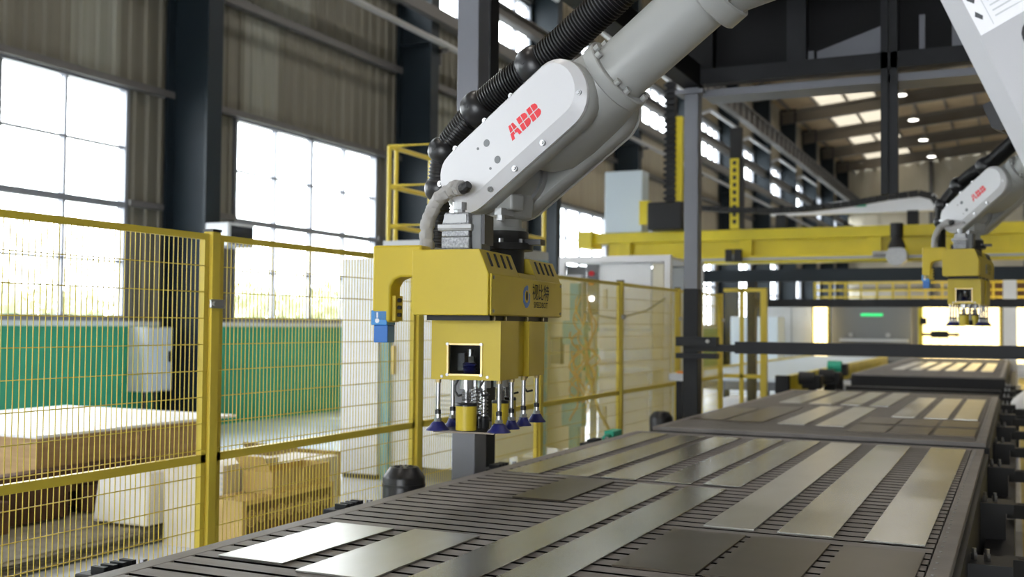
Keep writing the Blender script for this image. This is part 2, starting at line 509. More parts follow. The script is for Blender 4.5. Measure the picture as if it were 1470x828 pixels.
tag(wf.build('wall_front_unseen', 'wall_cladding'), kind='structure')  # unseen wall added to narrow the light from behind to a door opening
wr = MB().box(XR, XR + .2, YB, YE, 0, 16.0).build('wall_right_unseen', 'wall_cladding'); tag(wr, kind='structure')  # added out of view to block light from the right side

rf = thing('ceiling', 'pitched metal factory roof with purlins and skylight sheets', 'roof', (0, 0, 13), kind='structure')
bays = [YB] + [c for c in cols if c > YB + 1] + [YE]
strips = [(-11.7, -9.6, 0), (-9.6, -6.6, 1), (-6.6, 4.0, 0), (4.0, 7.0, 1), (7.0, XR + .2, 0)]
for i in range(len(bays) - 1):
    for x0, x1, sky in strips:
        sky = sky and bays[i] > 24
        mb = MB(); a, b = bays[i] + .01, bays[i + 1] - .01
        z0, z1 = roof_z(x0), roof_z(x1)
        mb.add([(x0, a, z0), (x1, a, z1), (x1, b, z1), (x0, b, z0), (x0, a, z0 + .05), (x1, a, z1 + .05), (x1, b, z1 + .05), (x0, b, z0 + .05)],
               [(0, 1, 2, 3), (7, 6, 5, 4), (0, 4, 5, 1), (1, 5, 6, 2), (2, 6, 7, 3), (3, 7, 4, 0)])
        P('skylight_sheet' if sky else 'roof_sheet', mb, 'skylight_sheet' if sky else 'roof_brown', rf)
for yc in cols:
    mb = MB()
    for o0, hgt, wd in ((-.12, .12, .3), (-.7, .04, .3), (-.7, .7, .03)):
        z0 = roof_z(-11.5) - .2 + o0; z1 = roof_z(XR) - .2 + o0
        mb.add([(-11.5, yc - wd / 2, z0), (XR, yc - wd / 2, z1), (XR, yc + wd / 2, z1), (-11.5, yc + wd / 2, z0),
                (-11.5, yc - wd / 2, z0 + hgt), (XR, yc - wd / 2, z1 + hgt), (XR, yc + wd / 2, z1 + hgt), (-11.5, yc + wd / 2, z0 + hgt)],
               [(0, 3, 2, 1), (4, 5, 6, 7), (0, 1, 5, 4), (1, 2, 6, 5), (2, 3, 7, 6), (3, 0, 4, 7)])
    P('rafter', mb, 'purlin', rf)
x = -11.0
while x < XR:
    P('purlin', MB().box(x - .04, x + .04, YB, YE, roof_z(x) - .2, roof_z(x) - .01), 'purlin', rf)
    x += 1.5

# high bay lamps
lamp_proto = None
lamp_labels = 'small white high bay lamp hanging in a row under the far roof'
for k in range(12):
    for xx in (-4.95, 5.5):
        yy = 74.4 - 6.75 * k
        zz = 12.75 + .095 * (xx + 4.95)
        lamp_labels = 'white high bay lamp under the roof, %s from the far wall in the %s row' % (ORD[k], 'left' if xx < 0 else 'right')
        if lamp_proto is None:
            lamp_proto = thing('high_bay_lamp', lamp_labels, 'lamp', (xx, yy, zz), group='high bay lamps under the roof')
            MB().cyl((0, 0, .25), (0, 0, 1.1), .02, seg=6).build('hanger_rod', 'pipe_grey', lamp_proto)
            MB().tube([(0, 0, .3), (0, 0, .2), (0, 0, .02)], [.09, .16, .27], 14).build('lamp_shade', 'pipe_grey', lamp_proto, smooth=40)
            MB().cyl((0, 0, .0), (0, 0, .03), .25, seg=14).build('lamp_lens', 'lamp_white', lamp_proto)
        else:
            c = copy_tree(lamp_proto); c.location = (xx, yy, zz); c['label'] = lamp_labels
        if True:
            ld = bpy.data.lights.new('lamp_light', 'AREA'); ld.shape = 'DISK'; ld.size = .5; ld.energy = 120 if yy < 30 else 65; ld.color = (1, .95, .88)
            lo = bpy.data.objects.new('lamp_light', ld); COL.objects.link(lo); lo.location = (xx, yy, zz - .03)
# ------------------------------------------------------------------ slat tables
TZ = 0.80
XL, XRT = -2.74, -0.21
mat('slot_shade_black', (0.004, 0.004, 0.004), 0.9, spec=0.05)  # black put in for the shade between and below the slats
slat_m = MB().box(-1.185, 1.185, -.0405, .0405, -.045, 0).mesh('slat'); slat_m.materials.append(MATS['slat_steel']); slat_m.materials.append(MATS['slot_shade_black'])
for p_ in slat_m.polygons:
    if abs(p_.normal.y) > .5: p_.material_index = 1      # slat sides coloured black as shade
def slat_table(label, y0, y1, pitch=0.104, single=True):
    t = thing('slat_table', label, 'table', ((XL + XRT) / 2, y0, 0), group='slat tables in one line')
    P('side_rail', MB().box(XL, -2.665, y0, y1, .60, TZ), 'table_steel', t, bevel=.004)
    P('side_rail', MB().box(-.285, XRT, y0, y1, .60, TZ), 'table_steel', t, bevel=.004)
    P('end_beam', MB().box(-2.665, -.285, y0, y0 + .10, .58, TZ), 'table_steel', t)
    P('end_beam', MB().box(-2.665, -.285, y1 - .10, y1, .58, TZ), 'table_steel', t)
    P('under_tray', MB().box(-2.665, -.285, y0 + .1, y1 - .1, .50, .54), 'slot_shade_black', t)
    P('side_skirt', MB().box(XL - .012, XL, y0, y1, .25, TZ - .02), 'table_dark', t)
    P('side_skirt', MB().box(XRT, XRT + .025, y0, y1, .15, TZ - .035), 'table_dark', t)
    P('front_skirt', MB().box(XL, XRT, y0 - .015, y0, .25, TZ - .03), 'table_dark', t)
    for lx in (-2.6, -.35):
        for ly in (y0 + .4, (y0 + y1) / 2, y1 - .4):
            P('leg', MB().box(lx - .06, lx + .06, ly - .06, ly + .06, 0, .5), 'frame_dark', t)
    n = int((y1 - y0 - .24) / pitch)
    p = (y1 - y0 - .22) / n
    if single:
        mb = MB()
        for i in range(n):
            yy = y0 + .11 + p * (i + .5)
            mb.cyl((-.262, yy, TZ), (-.262, yy, TZ + .003), .006, seg=6)
        o = P('rivets', mb, 'cast_alu', t); o['kind'] = 'stuff'
        for i in range(n):
            yy = .11 + p * (i + .5)
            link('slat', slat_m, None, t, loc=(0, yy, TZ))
    else:
        mb = MB()
        for i in range(n):
            yy = y0 + .11 + p * (i + .5)
            mb.box(-2.66, -.29, yy - .039, yy + .039, TZ - .045, TZ)
        o = P('slats', mb, 'slat_steel', t); o['kind'] = 'stuff'
    return t
slat_table('long slatted steel sorting table nearest the camera, under the big yellow gripper', 1.75, 8.2)
slat_table('second slatted steel table in the line, beyond the nearest table', 8.62, 14.72)
slat_table('farthest slatted steel table, beyond the dark gap', 20.5, 33.2, .2, False)

# bracket beam with bolts down the right side
sb = thing('conveyor_side_beam', 'black beam with bolted brackets along right edge of the slat tables', 'beam', (-.1, 1.8, 0))
P('beam', MB().box(-.16, -.02, 1.8, 33, .08, .50), 'table_dark', sb)
yy = 3.16
while yy < 20:
    P('bracket', MB().box(-.185, -.02, yy - .10, yy + .10, .64, .69).box(-.185, -.06, yy - .10, yy - .07, .42, .64), 'table_dark', sb)
    for bx in (-.165, -.115):
        P('bolt', MB().cyl((bx, yy, .69), (bx, yy, .715), .014, seg=6).cyl((bx, yy, .715), (bx, yy, .735), .009, seg=8), 'chrome', sb)
    P('roller_arm', MB().box(-.06, .10, yy + .52, yy + .62, .52, .60).cyl((.0, yy + .57, .56), (.14, yy + .57, .56), .045, seg=10).cyl((.14, yy + .57, .56), (.17, yy + .57, .56), .022, seg=8), 'table_dark', sb)
    yy += 1.675
# gap between second and third table
for k, yy in enumerate((15.2, 16.6, 18.2, 19.6)):
    o = MB().box(-2.7, -.25, yy - .12, yy + .12, .40, .62).box(-2.7, -2.55, yy - .1, yy + .1, 0.03, .4).box(-.4, -.25, yy - .1, yy + .1, 0.03, .4).build('cross_stand', 'table_dark', None, (-1.5, yy, 0)); o.location = (-1.5, yy, 0)
    tag(o, 'black cross stand in the dark gap between slat tables, %s from the camera' % ORD[k], 'stand', 'cross stands in the gap')
pit = MB().box(-2.74, -.2, 14.75, 20.45, 0.0, .03).build('drip_tray', 'table_dark'); tag(pit, 'black tray on floor between second and farthest slat table', 'tray')

# ------------------------------------------------------------------ steel plates lying on the tables
def plate(x0, x1, y0, y1, m, label, skew=0.0, z=TZ):
    cx, cy = (x0 + x1) / 2, (y0 + y1) / 2
    mb = MB().box(x0 - cx, x1 - cx, y0 - cy, y1 - cy, 0, .007)
    o = mb.build('steel_plate', m, bevel=.001, seg=1); o.location = (cx, cy, z + .001); o.rotation_euler = (0, 0, skew)
    return tag(o, label, 'plate', 'cut steel plates on the slat tables')
S = math.radians
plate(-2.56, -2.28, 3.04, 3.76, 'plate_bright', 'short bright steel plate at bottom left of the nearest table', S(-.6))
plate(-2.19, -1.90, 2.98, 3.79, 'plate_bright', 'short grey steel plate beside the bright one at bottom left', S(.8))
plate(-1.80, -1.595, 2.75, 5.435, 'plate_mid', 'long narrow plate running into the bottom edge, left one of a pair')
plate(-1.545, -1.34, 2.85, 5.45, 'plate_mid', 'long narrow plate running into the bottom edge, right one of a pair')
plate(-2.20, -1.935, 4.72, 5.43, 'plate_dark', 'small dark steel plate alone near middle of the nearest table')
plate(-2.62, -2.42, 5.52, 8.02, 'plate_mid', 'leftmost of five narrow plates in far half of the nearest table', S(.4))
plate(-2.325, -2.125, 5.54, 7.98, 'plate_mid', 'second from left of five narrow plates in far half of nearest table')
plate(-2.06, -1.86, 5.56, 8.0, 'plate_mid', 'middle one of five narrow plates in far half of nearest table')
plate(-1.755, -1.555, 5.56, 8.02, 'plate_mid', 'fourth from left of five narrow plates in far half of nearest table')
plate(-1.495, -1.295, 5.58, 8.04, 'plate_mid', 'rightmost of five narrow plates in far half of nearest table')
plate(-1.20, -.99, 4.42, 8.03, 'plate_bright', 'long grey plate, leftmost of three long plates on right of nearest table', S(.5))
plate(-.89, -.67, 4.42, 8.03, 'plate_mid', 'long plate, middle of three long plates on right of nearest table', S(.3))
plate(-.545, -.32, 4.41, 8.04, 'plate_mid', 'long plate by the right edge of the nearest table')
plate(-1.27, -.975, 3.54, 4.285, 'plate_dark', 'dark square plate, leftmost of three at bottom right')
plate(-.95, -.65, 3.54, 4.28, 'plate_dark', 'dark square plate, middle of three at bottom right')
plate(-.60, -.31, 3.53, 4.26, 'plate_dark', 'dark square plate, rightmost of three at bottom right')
# second table
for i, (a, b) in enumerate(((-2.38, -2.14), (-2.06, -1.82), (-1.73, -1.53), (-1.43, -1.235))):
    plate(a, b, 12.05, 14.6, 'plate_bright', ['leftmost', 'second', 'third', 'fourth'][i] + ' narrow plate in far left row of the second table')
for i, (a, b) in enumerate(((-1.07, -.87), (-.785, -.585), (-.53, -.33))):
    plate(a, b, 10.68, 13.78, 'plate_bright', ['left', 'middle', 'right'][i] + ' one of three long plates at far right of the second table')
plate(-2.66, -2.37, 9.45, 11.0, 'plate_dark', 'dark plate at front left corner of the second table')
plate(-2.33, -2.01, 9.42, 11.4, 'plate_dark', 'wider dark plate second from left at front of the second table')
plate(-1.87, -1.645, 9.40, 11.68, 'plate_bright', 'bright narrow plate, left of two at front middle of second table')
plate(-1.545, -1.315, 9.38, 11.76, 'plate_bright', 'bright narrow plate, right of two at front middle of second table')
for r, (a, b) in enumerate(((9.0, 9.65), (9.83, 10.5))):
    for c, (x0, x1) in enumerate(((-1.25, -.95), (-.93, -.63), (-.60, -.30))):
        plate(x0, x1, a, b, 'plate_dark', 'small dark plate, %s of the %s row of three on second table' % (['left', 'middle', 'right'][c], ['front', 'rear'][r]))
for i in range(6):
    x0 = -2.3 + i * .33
    plate(x0, x0 + .22, 23, 28.5, 'plate_bright', '%s of six bright strips on the farthest table' % ['leftmost', 'second from left', 'third from left', 'third from right', 'second from right', 'rightmost'][i])

# ------------------------------------------------------------------ fittings along the left edge
def edge_block(yy, label):
    t = thing('edge_clamp', label, 'clamp', (-2.84, yy, .62), group='black clamps along the left table edge')
    P('block', MB().box(-2.93, -2.755, yy - .10, yy + .10, .62, .765), 'table_dark', t, bevel=.006)
    for i in range(4):
        P('tooth', MB().box(-2.88, -2.82, yy - .075 + i * .043, yy - .055 + i * .043, .765, .79), 'frame_dark', t)
    P('bolt', MB().cyl((-2.775, yy + .06, .765), (-2.775, yy + .06, .80), .014, seg=8), 'chrome', t)
    return t
edge_block(2.84, 'black toothed clamp at bottom left corner of nearest table')
edge_block(4.30, 'black toothed clamp on table edge left of the black motor')
edge_block(5.92, 'black toothed clamp on table edge below the yellow gripper')
edge_block(7.55, 'black clamp with small fittings at far left end of nearest table')
o = MB().box(-2.86, -2.78, 7.78, 7.98, .74, .83).cyl((-2.82, 7.68, .78), (-2.82, 7.8, .79), .025, seg=8).build('cable_connector', 'connector_green', None, (-2.82, 7.8, .74), bevel=.01); o.location = (-2.82, 7.8, .74)
tag(o, 'green cable connector on far left edge of nearest table', 'connector')
def motor(x, yy, zt, label):
    t = thing('drive_motor', label, 'motor', (x, yy, zt - .42), group='black drive motors beside the tables')
    prof = [(.112, -.42), (.112, -.056), (.108, -.046), (.080, -.006), (.074, 0)]
    P('housing', MB().tube([(x, yy, zt + h) for r, h in prof], [r for r, h in prof], 28), 'black_plastic', t, smooth=30)
    P('seam_ring', MB().cyl((x, yy, zt - .10), (x, yy, zt - .085), .115, seg=28), 'black_rubber', t, smooth=30)
    for k in range(10):
        a = k * PI / 5
        P('vent_slot', MB().bar((x + .03 * math.cos(a), yy + .03 * math.sin(a), zt + .002), (x + .052 * math.cos(a), yy + .052 * math.sin(a), zt + .002), .006, .006), 'ink_black', t)
    P('mount', MB().box(x - .07, x + .15, yy - .08, yy + .08, zt - .52, zt - .42), 'frame_dark', t)
    P('stand', MB().box(x - .05, x + .05, yy - .05, yy + .05, 0, zt - .52), 'frame_dark', t)
motor(-2.94, 4.95, .875, 'black domed drive motor between table edge and yellow fence')
motor(-3.13, 10.12, .80, 'black drive motor beside the foot of the far grey column')

# ------------------------------------------------------------------ overhead steel frame
fr = thing('overhead_frame', 'dark overhead steel frame on grey square columns above the tables', 'frame', (-2.9, 5.6, 0))
for (y0, y1) in ((5.57, 5.71), (10.36, 10.50)):
    P('column', MB().box(-2.98, -2.84, y0, y1, 2.0, 4.0), 'frame_grey', fr, bevel=.006)
    P('column_foot', MB().box(-2.985, -2.835, y0 - .005, y1 + .005, 0, 2.0), 'frame_dark' if y0 > 8 else 'frame_grey', fr, bevel=.006)
    P('column', MB().box(3.0, 3.14, y0, y1, 0, 4.0), 'frame_grey', fr)
    P('base_plate', MB().box(-3.1, -2.76, y0 - .1, y1 + .1, 0, .02), 'frame_dark', fr)
P('slim_post', MB().box(-3.04, -2.985, 6.02, 6.14, 0, 4.0), 'frame_dark', fr)
P('head_plate', MB().box(-3.06, -2.78, 10.30, 10.56, 3.93, 3.97), 'frame_grey', fr)
P('long_beam', MB().box(-3.0, -2.82, 4.6, 10.5, 4.0, 4.22), 'overhead_black', fr)
P('long_beam', MB().box(2.98, 3.16, 4.6, 10.5, 4.0, 4.22), 'frame_dark', fr)
P('cross_beam', MB().box(-2.82, 2.98, 10.36, 10.50, 4.02, 4.17), 'frame_dark', fr)
P('lower_flange', MB().box(-2.80, 2.98, 10.40, 10.78, 3.90, 3.97), 'frame_grey', fr)
P('cross_beam', MB().box(-2.82, 2.98, 5.57, 5.71, 4.02, 4.17), 'frame_dark', fr)
P('hanger_post', MB().box(-1.125, -1.062, 10.36, 10.46, 2.86, 4.9), 'frame_dark', fr)
P('hanger_post', MB().box(-1.04, -.978, 10.36, 10.46, 2.86, 4.9), 'frame_dark', fr)
P('hanger_web', MB().box(-1.062, -1.04, 10.40, 10.43, 2.86, 4.9), 'table_dark', fr)
P('riser', MB().box(-1.98, -1.80, 10.36, 10.5, 4.17, 4.9), 'frame_dark', fr)
P('riser', MB().box(-2.98, -2.70, 10.36, 10.5, 4.17, 4.9), 'overhead_black', fr)
P('riser', MB().box(-.30, -.16, 10.36, 10.5, 4.17, 4.9), 'frame_dark', fr)
P('back_panel', MB().box(-2.98, 3.16, 10.52, 10.55, 4.17, 5.0), 'overhead_black', fr)
P('lit_gap_patch', MB().add([(-1.72, 10.50, 4.18), (-1.12, 10.50, 4.18), (-1.12, 10.50, 4.46), (-1.72, 10.50, 4.27), (-1.72, 10.52, 4.18), (-1.12, 10.52, 4.18), (-1.12, 10.52, 4.46), (-1.72, 10.52, 4.27)],
    [(0, 1, 2, 3), (7, 6, 5, 4), (0, 4, 5, 1), (1, 5, 6, 2), (2, 6, 7, 3), (3, 7, 4, 0)]), 'frame_grey', fr)  # pale patches painted for lit background showing through gaps in the frame
P('lit_gap_patch', MB().box(-1.80, -1.75, 10.49, 10.52, 4.18, 4.28), 'frame_grey', fr)
P('lit_gap_patch', MB().box(-.80, -.75, 10.49, 10.52, 4.20, 4.52), 'frame_grey', fr)
P('lit_gap_patch', MB().box(-.52, -.34, 10.49, 10.52, 4.20, 4.5), 'frame_grey', fr)
P('deck_plate', MB().box(-2.98, 3.16, 7.4, 10.5, 4.92, 4.96), 'overhead_black', fr)
for x in (-2.3, -1.5, -.7, .1): P('deck_joist', MB().box(x - .06, x + .06, 5.7, 10.4, 4.78, 4.92), 'overhead_black', fr)
P('deck_beam', MB().box(-2.98, 3.16, 8.6, 8.8, 4.62, 4.92), 'overhead_black', fr)
# guide bar across the tables at the far column
gb = thing('guide_bar', 'black guide bar across the tables clamped to the far grey column', 'bar', (-1, 10.3, 1.43))
P('bar', MB().box(-2.45, 3.0, 10.26, 10.36, 1.375, 1.49), 'frame_dark', gb, bevel=.006)
P('coupling', MB().box(-2.84, -2.45, 10.27, 10.35, 1.39, 1.46), 'table_dark', gb)
P('clamp', MB().box(-3.02, -2.62, 10.22, 10.35, 1.44, 1.53).box(-3.02, -2.62, 10.22, 10.35, 1.32, 1.37), 'frame_dark', gb)
P('bolt', MB().cyl((-2.7, 10.24, 1.49), (-2.7, 10.2, 1.49), .018, seg=8), 'chrome', gb)
# portal farther down the line
pt = thing('far_portal', 'dark portal with two horizontal rails beyond the second table', 'portal', (-1, 16, 0))
P('upper_rail', MB().box(-4.95, 3.2, 15.95, 16.07, 2.30, 2.48), 'column_teal', pt)
P('lower_rail', MB().box(-3.56, 3.2, 15.95, 16.05, 1.93, 2.04), 'frame_dark', pt)
P('post', MB().box(-4.95, -4.8, 15.92, 16.08, 0, 2.3), 'frame_dark', pt)
P('post', MB().box(-3.62, -3.5, 15.94, 16.06, 0, 2.3), 'frame_dark', pt)
P('post', MB().box(3.05, 3.2, 15.92, 16.08, 0, 2.3), 'frame_dark', pt)
# ------------------------------------------------------------------ yellow wire fence
FX = -3.62
FT, FM, FB = 2.065, .962, .10
posts = [0.17 + 2.03 * k for k in range(0, 8)]     # 0.17 2.2 4.23 6.26 8.29 10.32 12.35 14.38
posts = [y - .02 for y in posts]
plabels = {1: 'yellow fence post at far left beyond picture edge', 2: 'nearest yellow fence post, beside the stacked cartons', 3: 'yellow fence post right behind the black domed motor',
           4: 'yellow fence post seen just right of the gripper cups', 5: 'yellow fence post in front of the white framed machine', 6: 'yellow fence post left of the far grey column',
           7: 'yellow fence post at far end, right of the far grey column', 0: 'yellow fence post beside the camera'}
for i, yp in enumerate(posts):
    t = thing('fence_post', plabels[i], 'post', (FX, yp, 0), group='yellow fence posts')
    P('post', MB().box(FX - .03, FX + .03, yp - .03, yp + .03, 0, FT + .012), 'fence_yellow', t, bevel=.004)
    P('cap', MB().box(FX - .032, FX + .032, yp - .032, yp + .032, FT + .012, FT + .024), 'black_plastic', t)
    P('foot', MB().box(FX - .07, FX + .07, yp - .07, yp + .07, 0, .012), 'fence_yellow', t)
    for z in (1.72, .35):
        c = P('clamp', MB().box(FX + .03, FX + .045, yp - .05, yp + .05, z - .022, z + .022), 'chrome', t, bevel=.004)
        P('bolt', MB().cyl((FX + .045, yp - .035, z), (FX + .06, yp - .035, z), .012, seg=8), 'chrome', t)
vw = MB().cyl((0, 0, FB), (0, 0, FT - .02), .0024, seg=6).mesh('wire'); vw.materials.append(MATS['fence_yellow'])
flab = ['beside the camera', 'at far left in front of the wooden crate', 'in front of the cartons and green wall', 'behind the yellow gripper and motor',
        'right of the gripper in front of hoses', 'in front of white framed machine', 'farthest away behind the grey column']
for i in range(len(posts) - 1):
    y0, y1 = posts[i] + .04, posts[i + 1] - .04
    t = thing('wire_fence', 'yellow wire fence ' + flab[i], 'fence', (FX, y0, 0), group='yellow wire fence panels')
    fx0, fx1 = FX - .015, FX + .015
    P('top_rail', MB().box(fx0, fx1, y0, y1, FT - .03, FT), 'fence_yellow', t)
    P('middle_rail', MB().box(fx0, fx1, y0, y1, FM - .02, FM + .02), 'fence_yellow', t)
    P('bottom_rail', MB().box(fx0, fx1, y0, y1, FB - .03, FB), 'fence_yellow', t)
    P('end_stile', MB().box(fx0, fx1, y0, y0 + .03, FB, FT - .03), 'fence_yellow', t)
    P('end_stile', MB().box(fx0, fx1, y1 - .03, y1, FB, FT - .03), 'fence_yellow', t)
    L = y1 - y0 - .06
    n = 62
    if 1 <= i <= 3:
        for k in range(1, n):
            link('wire', vw, None, t, loc=(.012, .03 + L * k / n, 0))
    else:
        mb = MB()
        for k in range(1, n):
            mb.cyl((FX + .012, y0 + .03 + L * k / n, FB), (FX + .012, y0 + .03 + L * k / n, FT - .02), .0023, seg=5)
        o = P('wires', mb, 'fence_yellow', t); o['kind'] = 'stuff'
    hw = MB().cyl((0, 0, 0), (0, L + .06, 0), .0026, seg=6).mesh('cross_wire'); hw.materials.append(MATS['fence_yellow'])
    z = .235
    while z < 2.0:
        if abs(z - FM) > .04: link('cross_wire', hw, None, t, loc=(.0165, 0, z))
        z += .1285
# return fence behind the grey column
for (x0, x1, yy, lab) in ((-3.58, -3.0, 14.38, 'short yellow fence return at right of the far grey column'),):
    t = thing('wire_fence', lab, 'fence', (x0, yy, 0), group='yellow wire fence panels')
    P('top_rail', MB().box(x0, x1, yy - .02, yy + .02, 2.1, 2.15), 'fence_yellow', t)
    P('middle_rail', MB().box(x0, x1, yy - .02, yy + .02, .95, 1.0), 'fence_yellow', t)
    P('post', MB().box(x1 - .08, x1, yy - .04, yy + .04, 0, 2.15), 'fence_yellow', t)
    P('post', MB().box(x0 + .22, x0 + .27, yy - .02, yy + .02, 0, 2.15), 'fence_yellow', t)
    mb = MB()
    for k in range(1, 19): mb.cyl((x0 + k * .03, yy, .1), (x0 + k * .03, yy, 2.1), .0022, seg=5)
    o = P('wires', mb, 'fence_yellow', t); o['kind'] = 'stuff'
# ------------------------------------------------------------------ industrial robot
CA, SA = .839, .545
def A(s, t, y):                       # forearm frame -> robot frame
    return Vector((.4675 + CA * s - SA * t, y, 2.501 + SA * s + CA * t))
def stadium(s0, s1, t0, t1, n=10, k=1.0):
    """rounded strip outline from s0 to s1, t0 to t1"""
    r = (t1 - t0) / 2; tm = (t0 + t1) / 2; rs_ = r * k
    pts = []
    for i in range(n + 1):
        a = -PI / 2 + PI * i / n
        pts.append((s1 - rs_ + rs_ * math.cos(a), tm + r * math.sin(a)))
    for i in range(n + 1):
        a = PI / 2 + PI * i / n
        pts.append((s0 + rs_ + rs_ * math.cos(a), tm + r * math.sin(a)))
    return pts
def ring(s, tc, ht, hy, e, n=36):
    pts = []
    for i in range(n):
        a = 2 * PI * i / n
        c, q = math.cos(a), math.sin(a)
        pts.append(A(s, tc + math.copysign(abs(q) ** (2 / e), q) * ht, math.copysign(abs(c) ** (2 / e), c) * hy))
    return pts

def make_robot():
    R = thing('robot_arm', 'big white articulated robot arm with red logo holding the near yellow gripper', 'robot', (-1.714, 3.62, 0), math.atan2(-.204, .979), 'white sorting robots')
    B = lambda n, mb, m, p=R, **k: mb.build(n, m, p, **k)
    # forearm tube, collar, elbow
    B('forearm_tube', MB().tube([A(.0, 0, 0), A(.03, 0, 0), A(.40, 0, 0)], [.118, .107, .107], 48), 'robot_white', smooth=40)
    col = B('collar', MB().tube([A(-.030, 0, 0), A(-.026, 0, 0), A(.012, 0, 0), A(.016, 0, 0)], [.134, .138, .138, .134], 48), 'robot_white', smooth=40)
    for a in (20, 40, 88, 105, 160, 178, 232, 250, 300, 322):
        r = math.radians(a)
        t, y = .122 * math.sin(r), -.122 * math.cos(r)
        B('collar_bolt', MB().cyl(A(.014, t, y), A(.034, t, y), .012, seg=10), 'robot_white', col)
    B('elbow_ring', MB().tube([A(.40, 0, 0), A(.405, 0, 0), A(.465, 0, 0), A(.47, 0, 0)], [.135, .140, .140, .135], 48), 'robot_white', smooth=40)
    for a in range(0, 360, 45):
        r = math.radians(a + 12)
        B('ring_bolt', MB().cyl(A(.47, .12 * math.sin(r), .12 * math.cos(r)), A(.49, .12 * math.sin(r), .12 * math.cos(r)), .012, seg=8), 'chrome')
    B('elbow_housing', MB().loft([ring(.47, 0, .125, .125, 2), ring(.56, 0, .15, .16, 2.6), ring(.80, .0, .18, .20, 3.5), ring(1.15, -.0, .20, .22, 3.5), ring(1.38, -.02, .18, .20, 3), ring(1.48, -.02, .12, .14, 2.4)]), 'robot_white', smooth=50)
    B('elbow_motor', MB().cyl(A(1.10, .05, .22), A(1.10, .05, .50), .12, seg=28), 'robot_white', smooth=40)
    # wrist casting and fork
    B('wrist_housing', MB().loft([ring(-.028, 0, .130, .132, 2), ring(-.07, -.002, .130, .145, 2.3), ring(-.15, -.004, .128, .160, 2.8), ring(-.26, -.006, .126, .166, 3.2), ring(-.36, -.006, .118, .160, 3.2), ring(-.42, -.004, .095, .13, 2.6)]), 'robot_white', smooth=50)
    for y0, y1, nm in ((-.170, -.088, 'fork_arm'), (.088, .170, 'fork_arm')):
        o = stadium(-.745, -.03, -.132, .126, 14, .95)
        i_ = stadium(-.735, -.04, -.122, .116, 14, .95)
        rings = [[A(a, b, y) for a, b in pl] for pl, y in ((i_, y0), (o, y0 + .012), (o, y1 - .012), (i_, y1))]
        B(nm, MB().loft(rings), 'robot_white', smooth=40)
    # side covers with chamfered rim
    for sg in (-1, 1):
        o = stadium(-.742, -.034, -.130, .124, 14, .92)
        i_ = stadium(-.722, -.062, -.086, .106, 14, .88)
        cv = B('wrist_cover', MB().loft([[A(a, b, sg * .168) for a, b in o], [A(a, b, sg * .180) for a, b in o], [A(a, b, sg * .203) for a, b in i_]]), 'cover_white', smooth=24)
        if sg < 0:
            for s, t in ((-.101, .085), (-.075, -.06), (-.283, -.110), (-.425, -.112), (-.55, -.108), (-.60, .114), (-.439, .114), (-.301, .114), (-.728, .05)):
                B('cover_bolt', MB().cyl(A(s, t, -.18), A(s, t, -.197), .0105, seg=12).cyl(A(s, t, -.197), A(s, t, -.201), .006, seg=6), 'chrome', cv)
            for s, t, r in ((-.47, .035, .0135), (-.463, -.045, .0135), (-.512, .043, .005), (-.505, -.052, .005)):
                B('plug_hole', MB().cyl(A(s, t, -.20), A(s, t, -.2045), r, seg=18), 'machine_grey', cv)
            # red three letter logo, each letter crossed by pale lines
            AL = [(0, 0), (.27, 0), (.34, .26), (.66, .26), (.73, 0), (1, 0), (.72, 1), (.28, 1)]
            BL = [(0, 0), (.60, 0), (.80, .05), (.93, .17), (.95, .32), (.90, .46), (.82, .53), (.88, .64), (.88, .80), (.80, .93), (.60, 1), (0, 1)]
            W, H = .050, .054
            for k, (pl, x0) in enumerate(((AL, -.376), (BL, -.322), (BL, -.271))):
                q = [(x0 + a * W, -.030 + b * H) for a, b in pl]
                lg = B('logo_letter', MB().prism(q, lambda a, b, h: A(a, b, h), -.2032, -.2040), 'logo_red', cv)
                B('logo_line', MB().prism([(x0, -.030 + H * .475), (x0 + W, -.030 + H * .475), (x0 + W, -.030 + H * .535), (x0, -.030 + H * .535)], lambda a, b, h: A(a, b, h), -.2040, -.2044), 'cover_white', lg)
                cx = x0 + W * (.5 if k == 0 else .40)
                B('logo_line', MB().prism([(cx - .0014, -.031), (cx + .0014, -.031), (cx + .0014, -.029 + H), (cx - .0014, -.029 + H)], lambda a, b, h: A(a, b, h), -.2040, -.2044), 'cover_white', lg)
    # tilt body between the fork arms and the tool flange
    tb = B('tilt_body', MB().cyl(A(-.56, 0, -.088), A(-.56, 0, .088), .105, seg=36), 'robot_white', smooth=40)
    B('tilt_neck', MB().loft([[(-.03 + x * .085, y * .075, 2.17) for x, y in ((-1, -1), (1, -1), (1, 1), (-1, 1))], [(-.03 + x * .095, y * .08, 2.09) for x, y in ((-1, -1), (1, -1), (1, 1), (-1, 1))],
        [(-.03 + x * .085, y * .08, 2.02) for x, y in ((-1, -1), (1, -1), (1, 1), (-1, 1))]]), 'robot_white', bevel=.012)
    B('sensor_block', MB().box(.02, .095, -.105, -.03, 2.045, 2.105), 'robot_white', bevel=.008)
    B('sensor_block', MB().box(-.10, -.05, -.10, -.04, 2.01, 2.05), 'robot_white', bevel=.006)
    B('pinch_bolt', MB().cyl((-.02, -.105, 2.075), (-.02, -.075, 2.075), .012, seg=10), 'cast_alu')
    B('pinch_bolt', MB().cyl((.055, -.12, 2.03), (.055, -.12, 2.005), .014, seg=6).box(.04, .07, -.135, -.06, 2.025, 2.05), 'cast_alu')
    B('disc_cover', MB().cyl(A(-.56, 0, .06), A(-.56, 0, .088), .118, seg=36), 'cast_alu', smooth=40)
    B('flange', MB().tube([(-.03, 0, 2.025), (-.03, 0, 1.99), (-.03, 0, 1.988), (-.03, 0, 1.975)], [.075, .075, .09, .09], 36), 'robot_white', smooth=40)
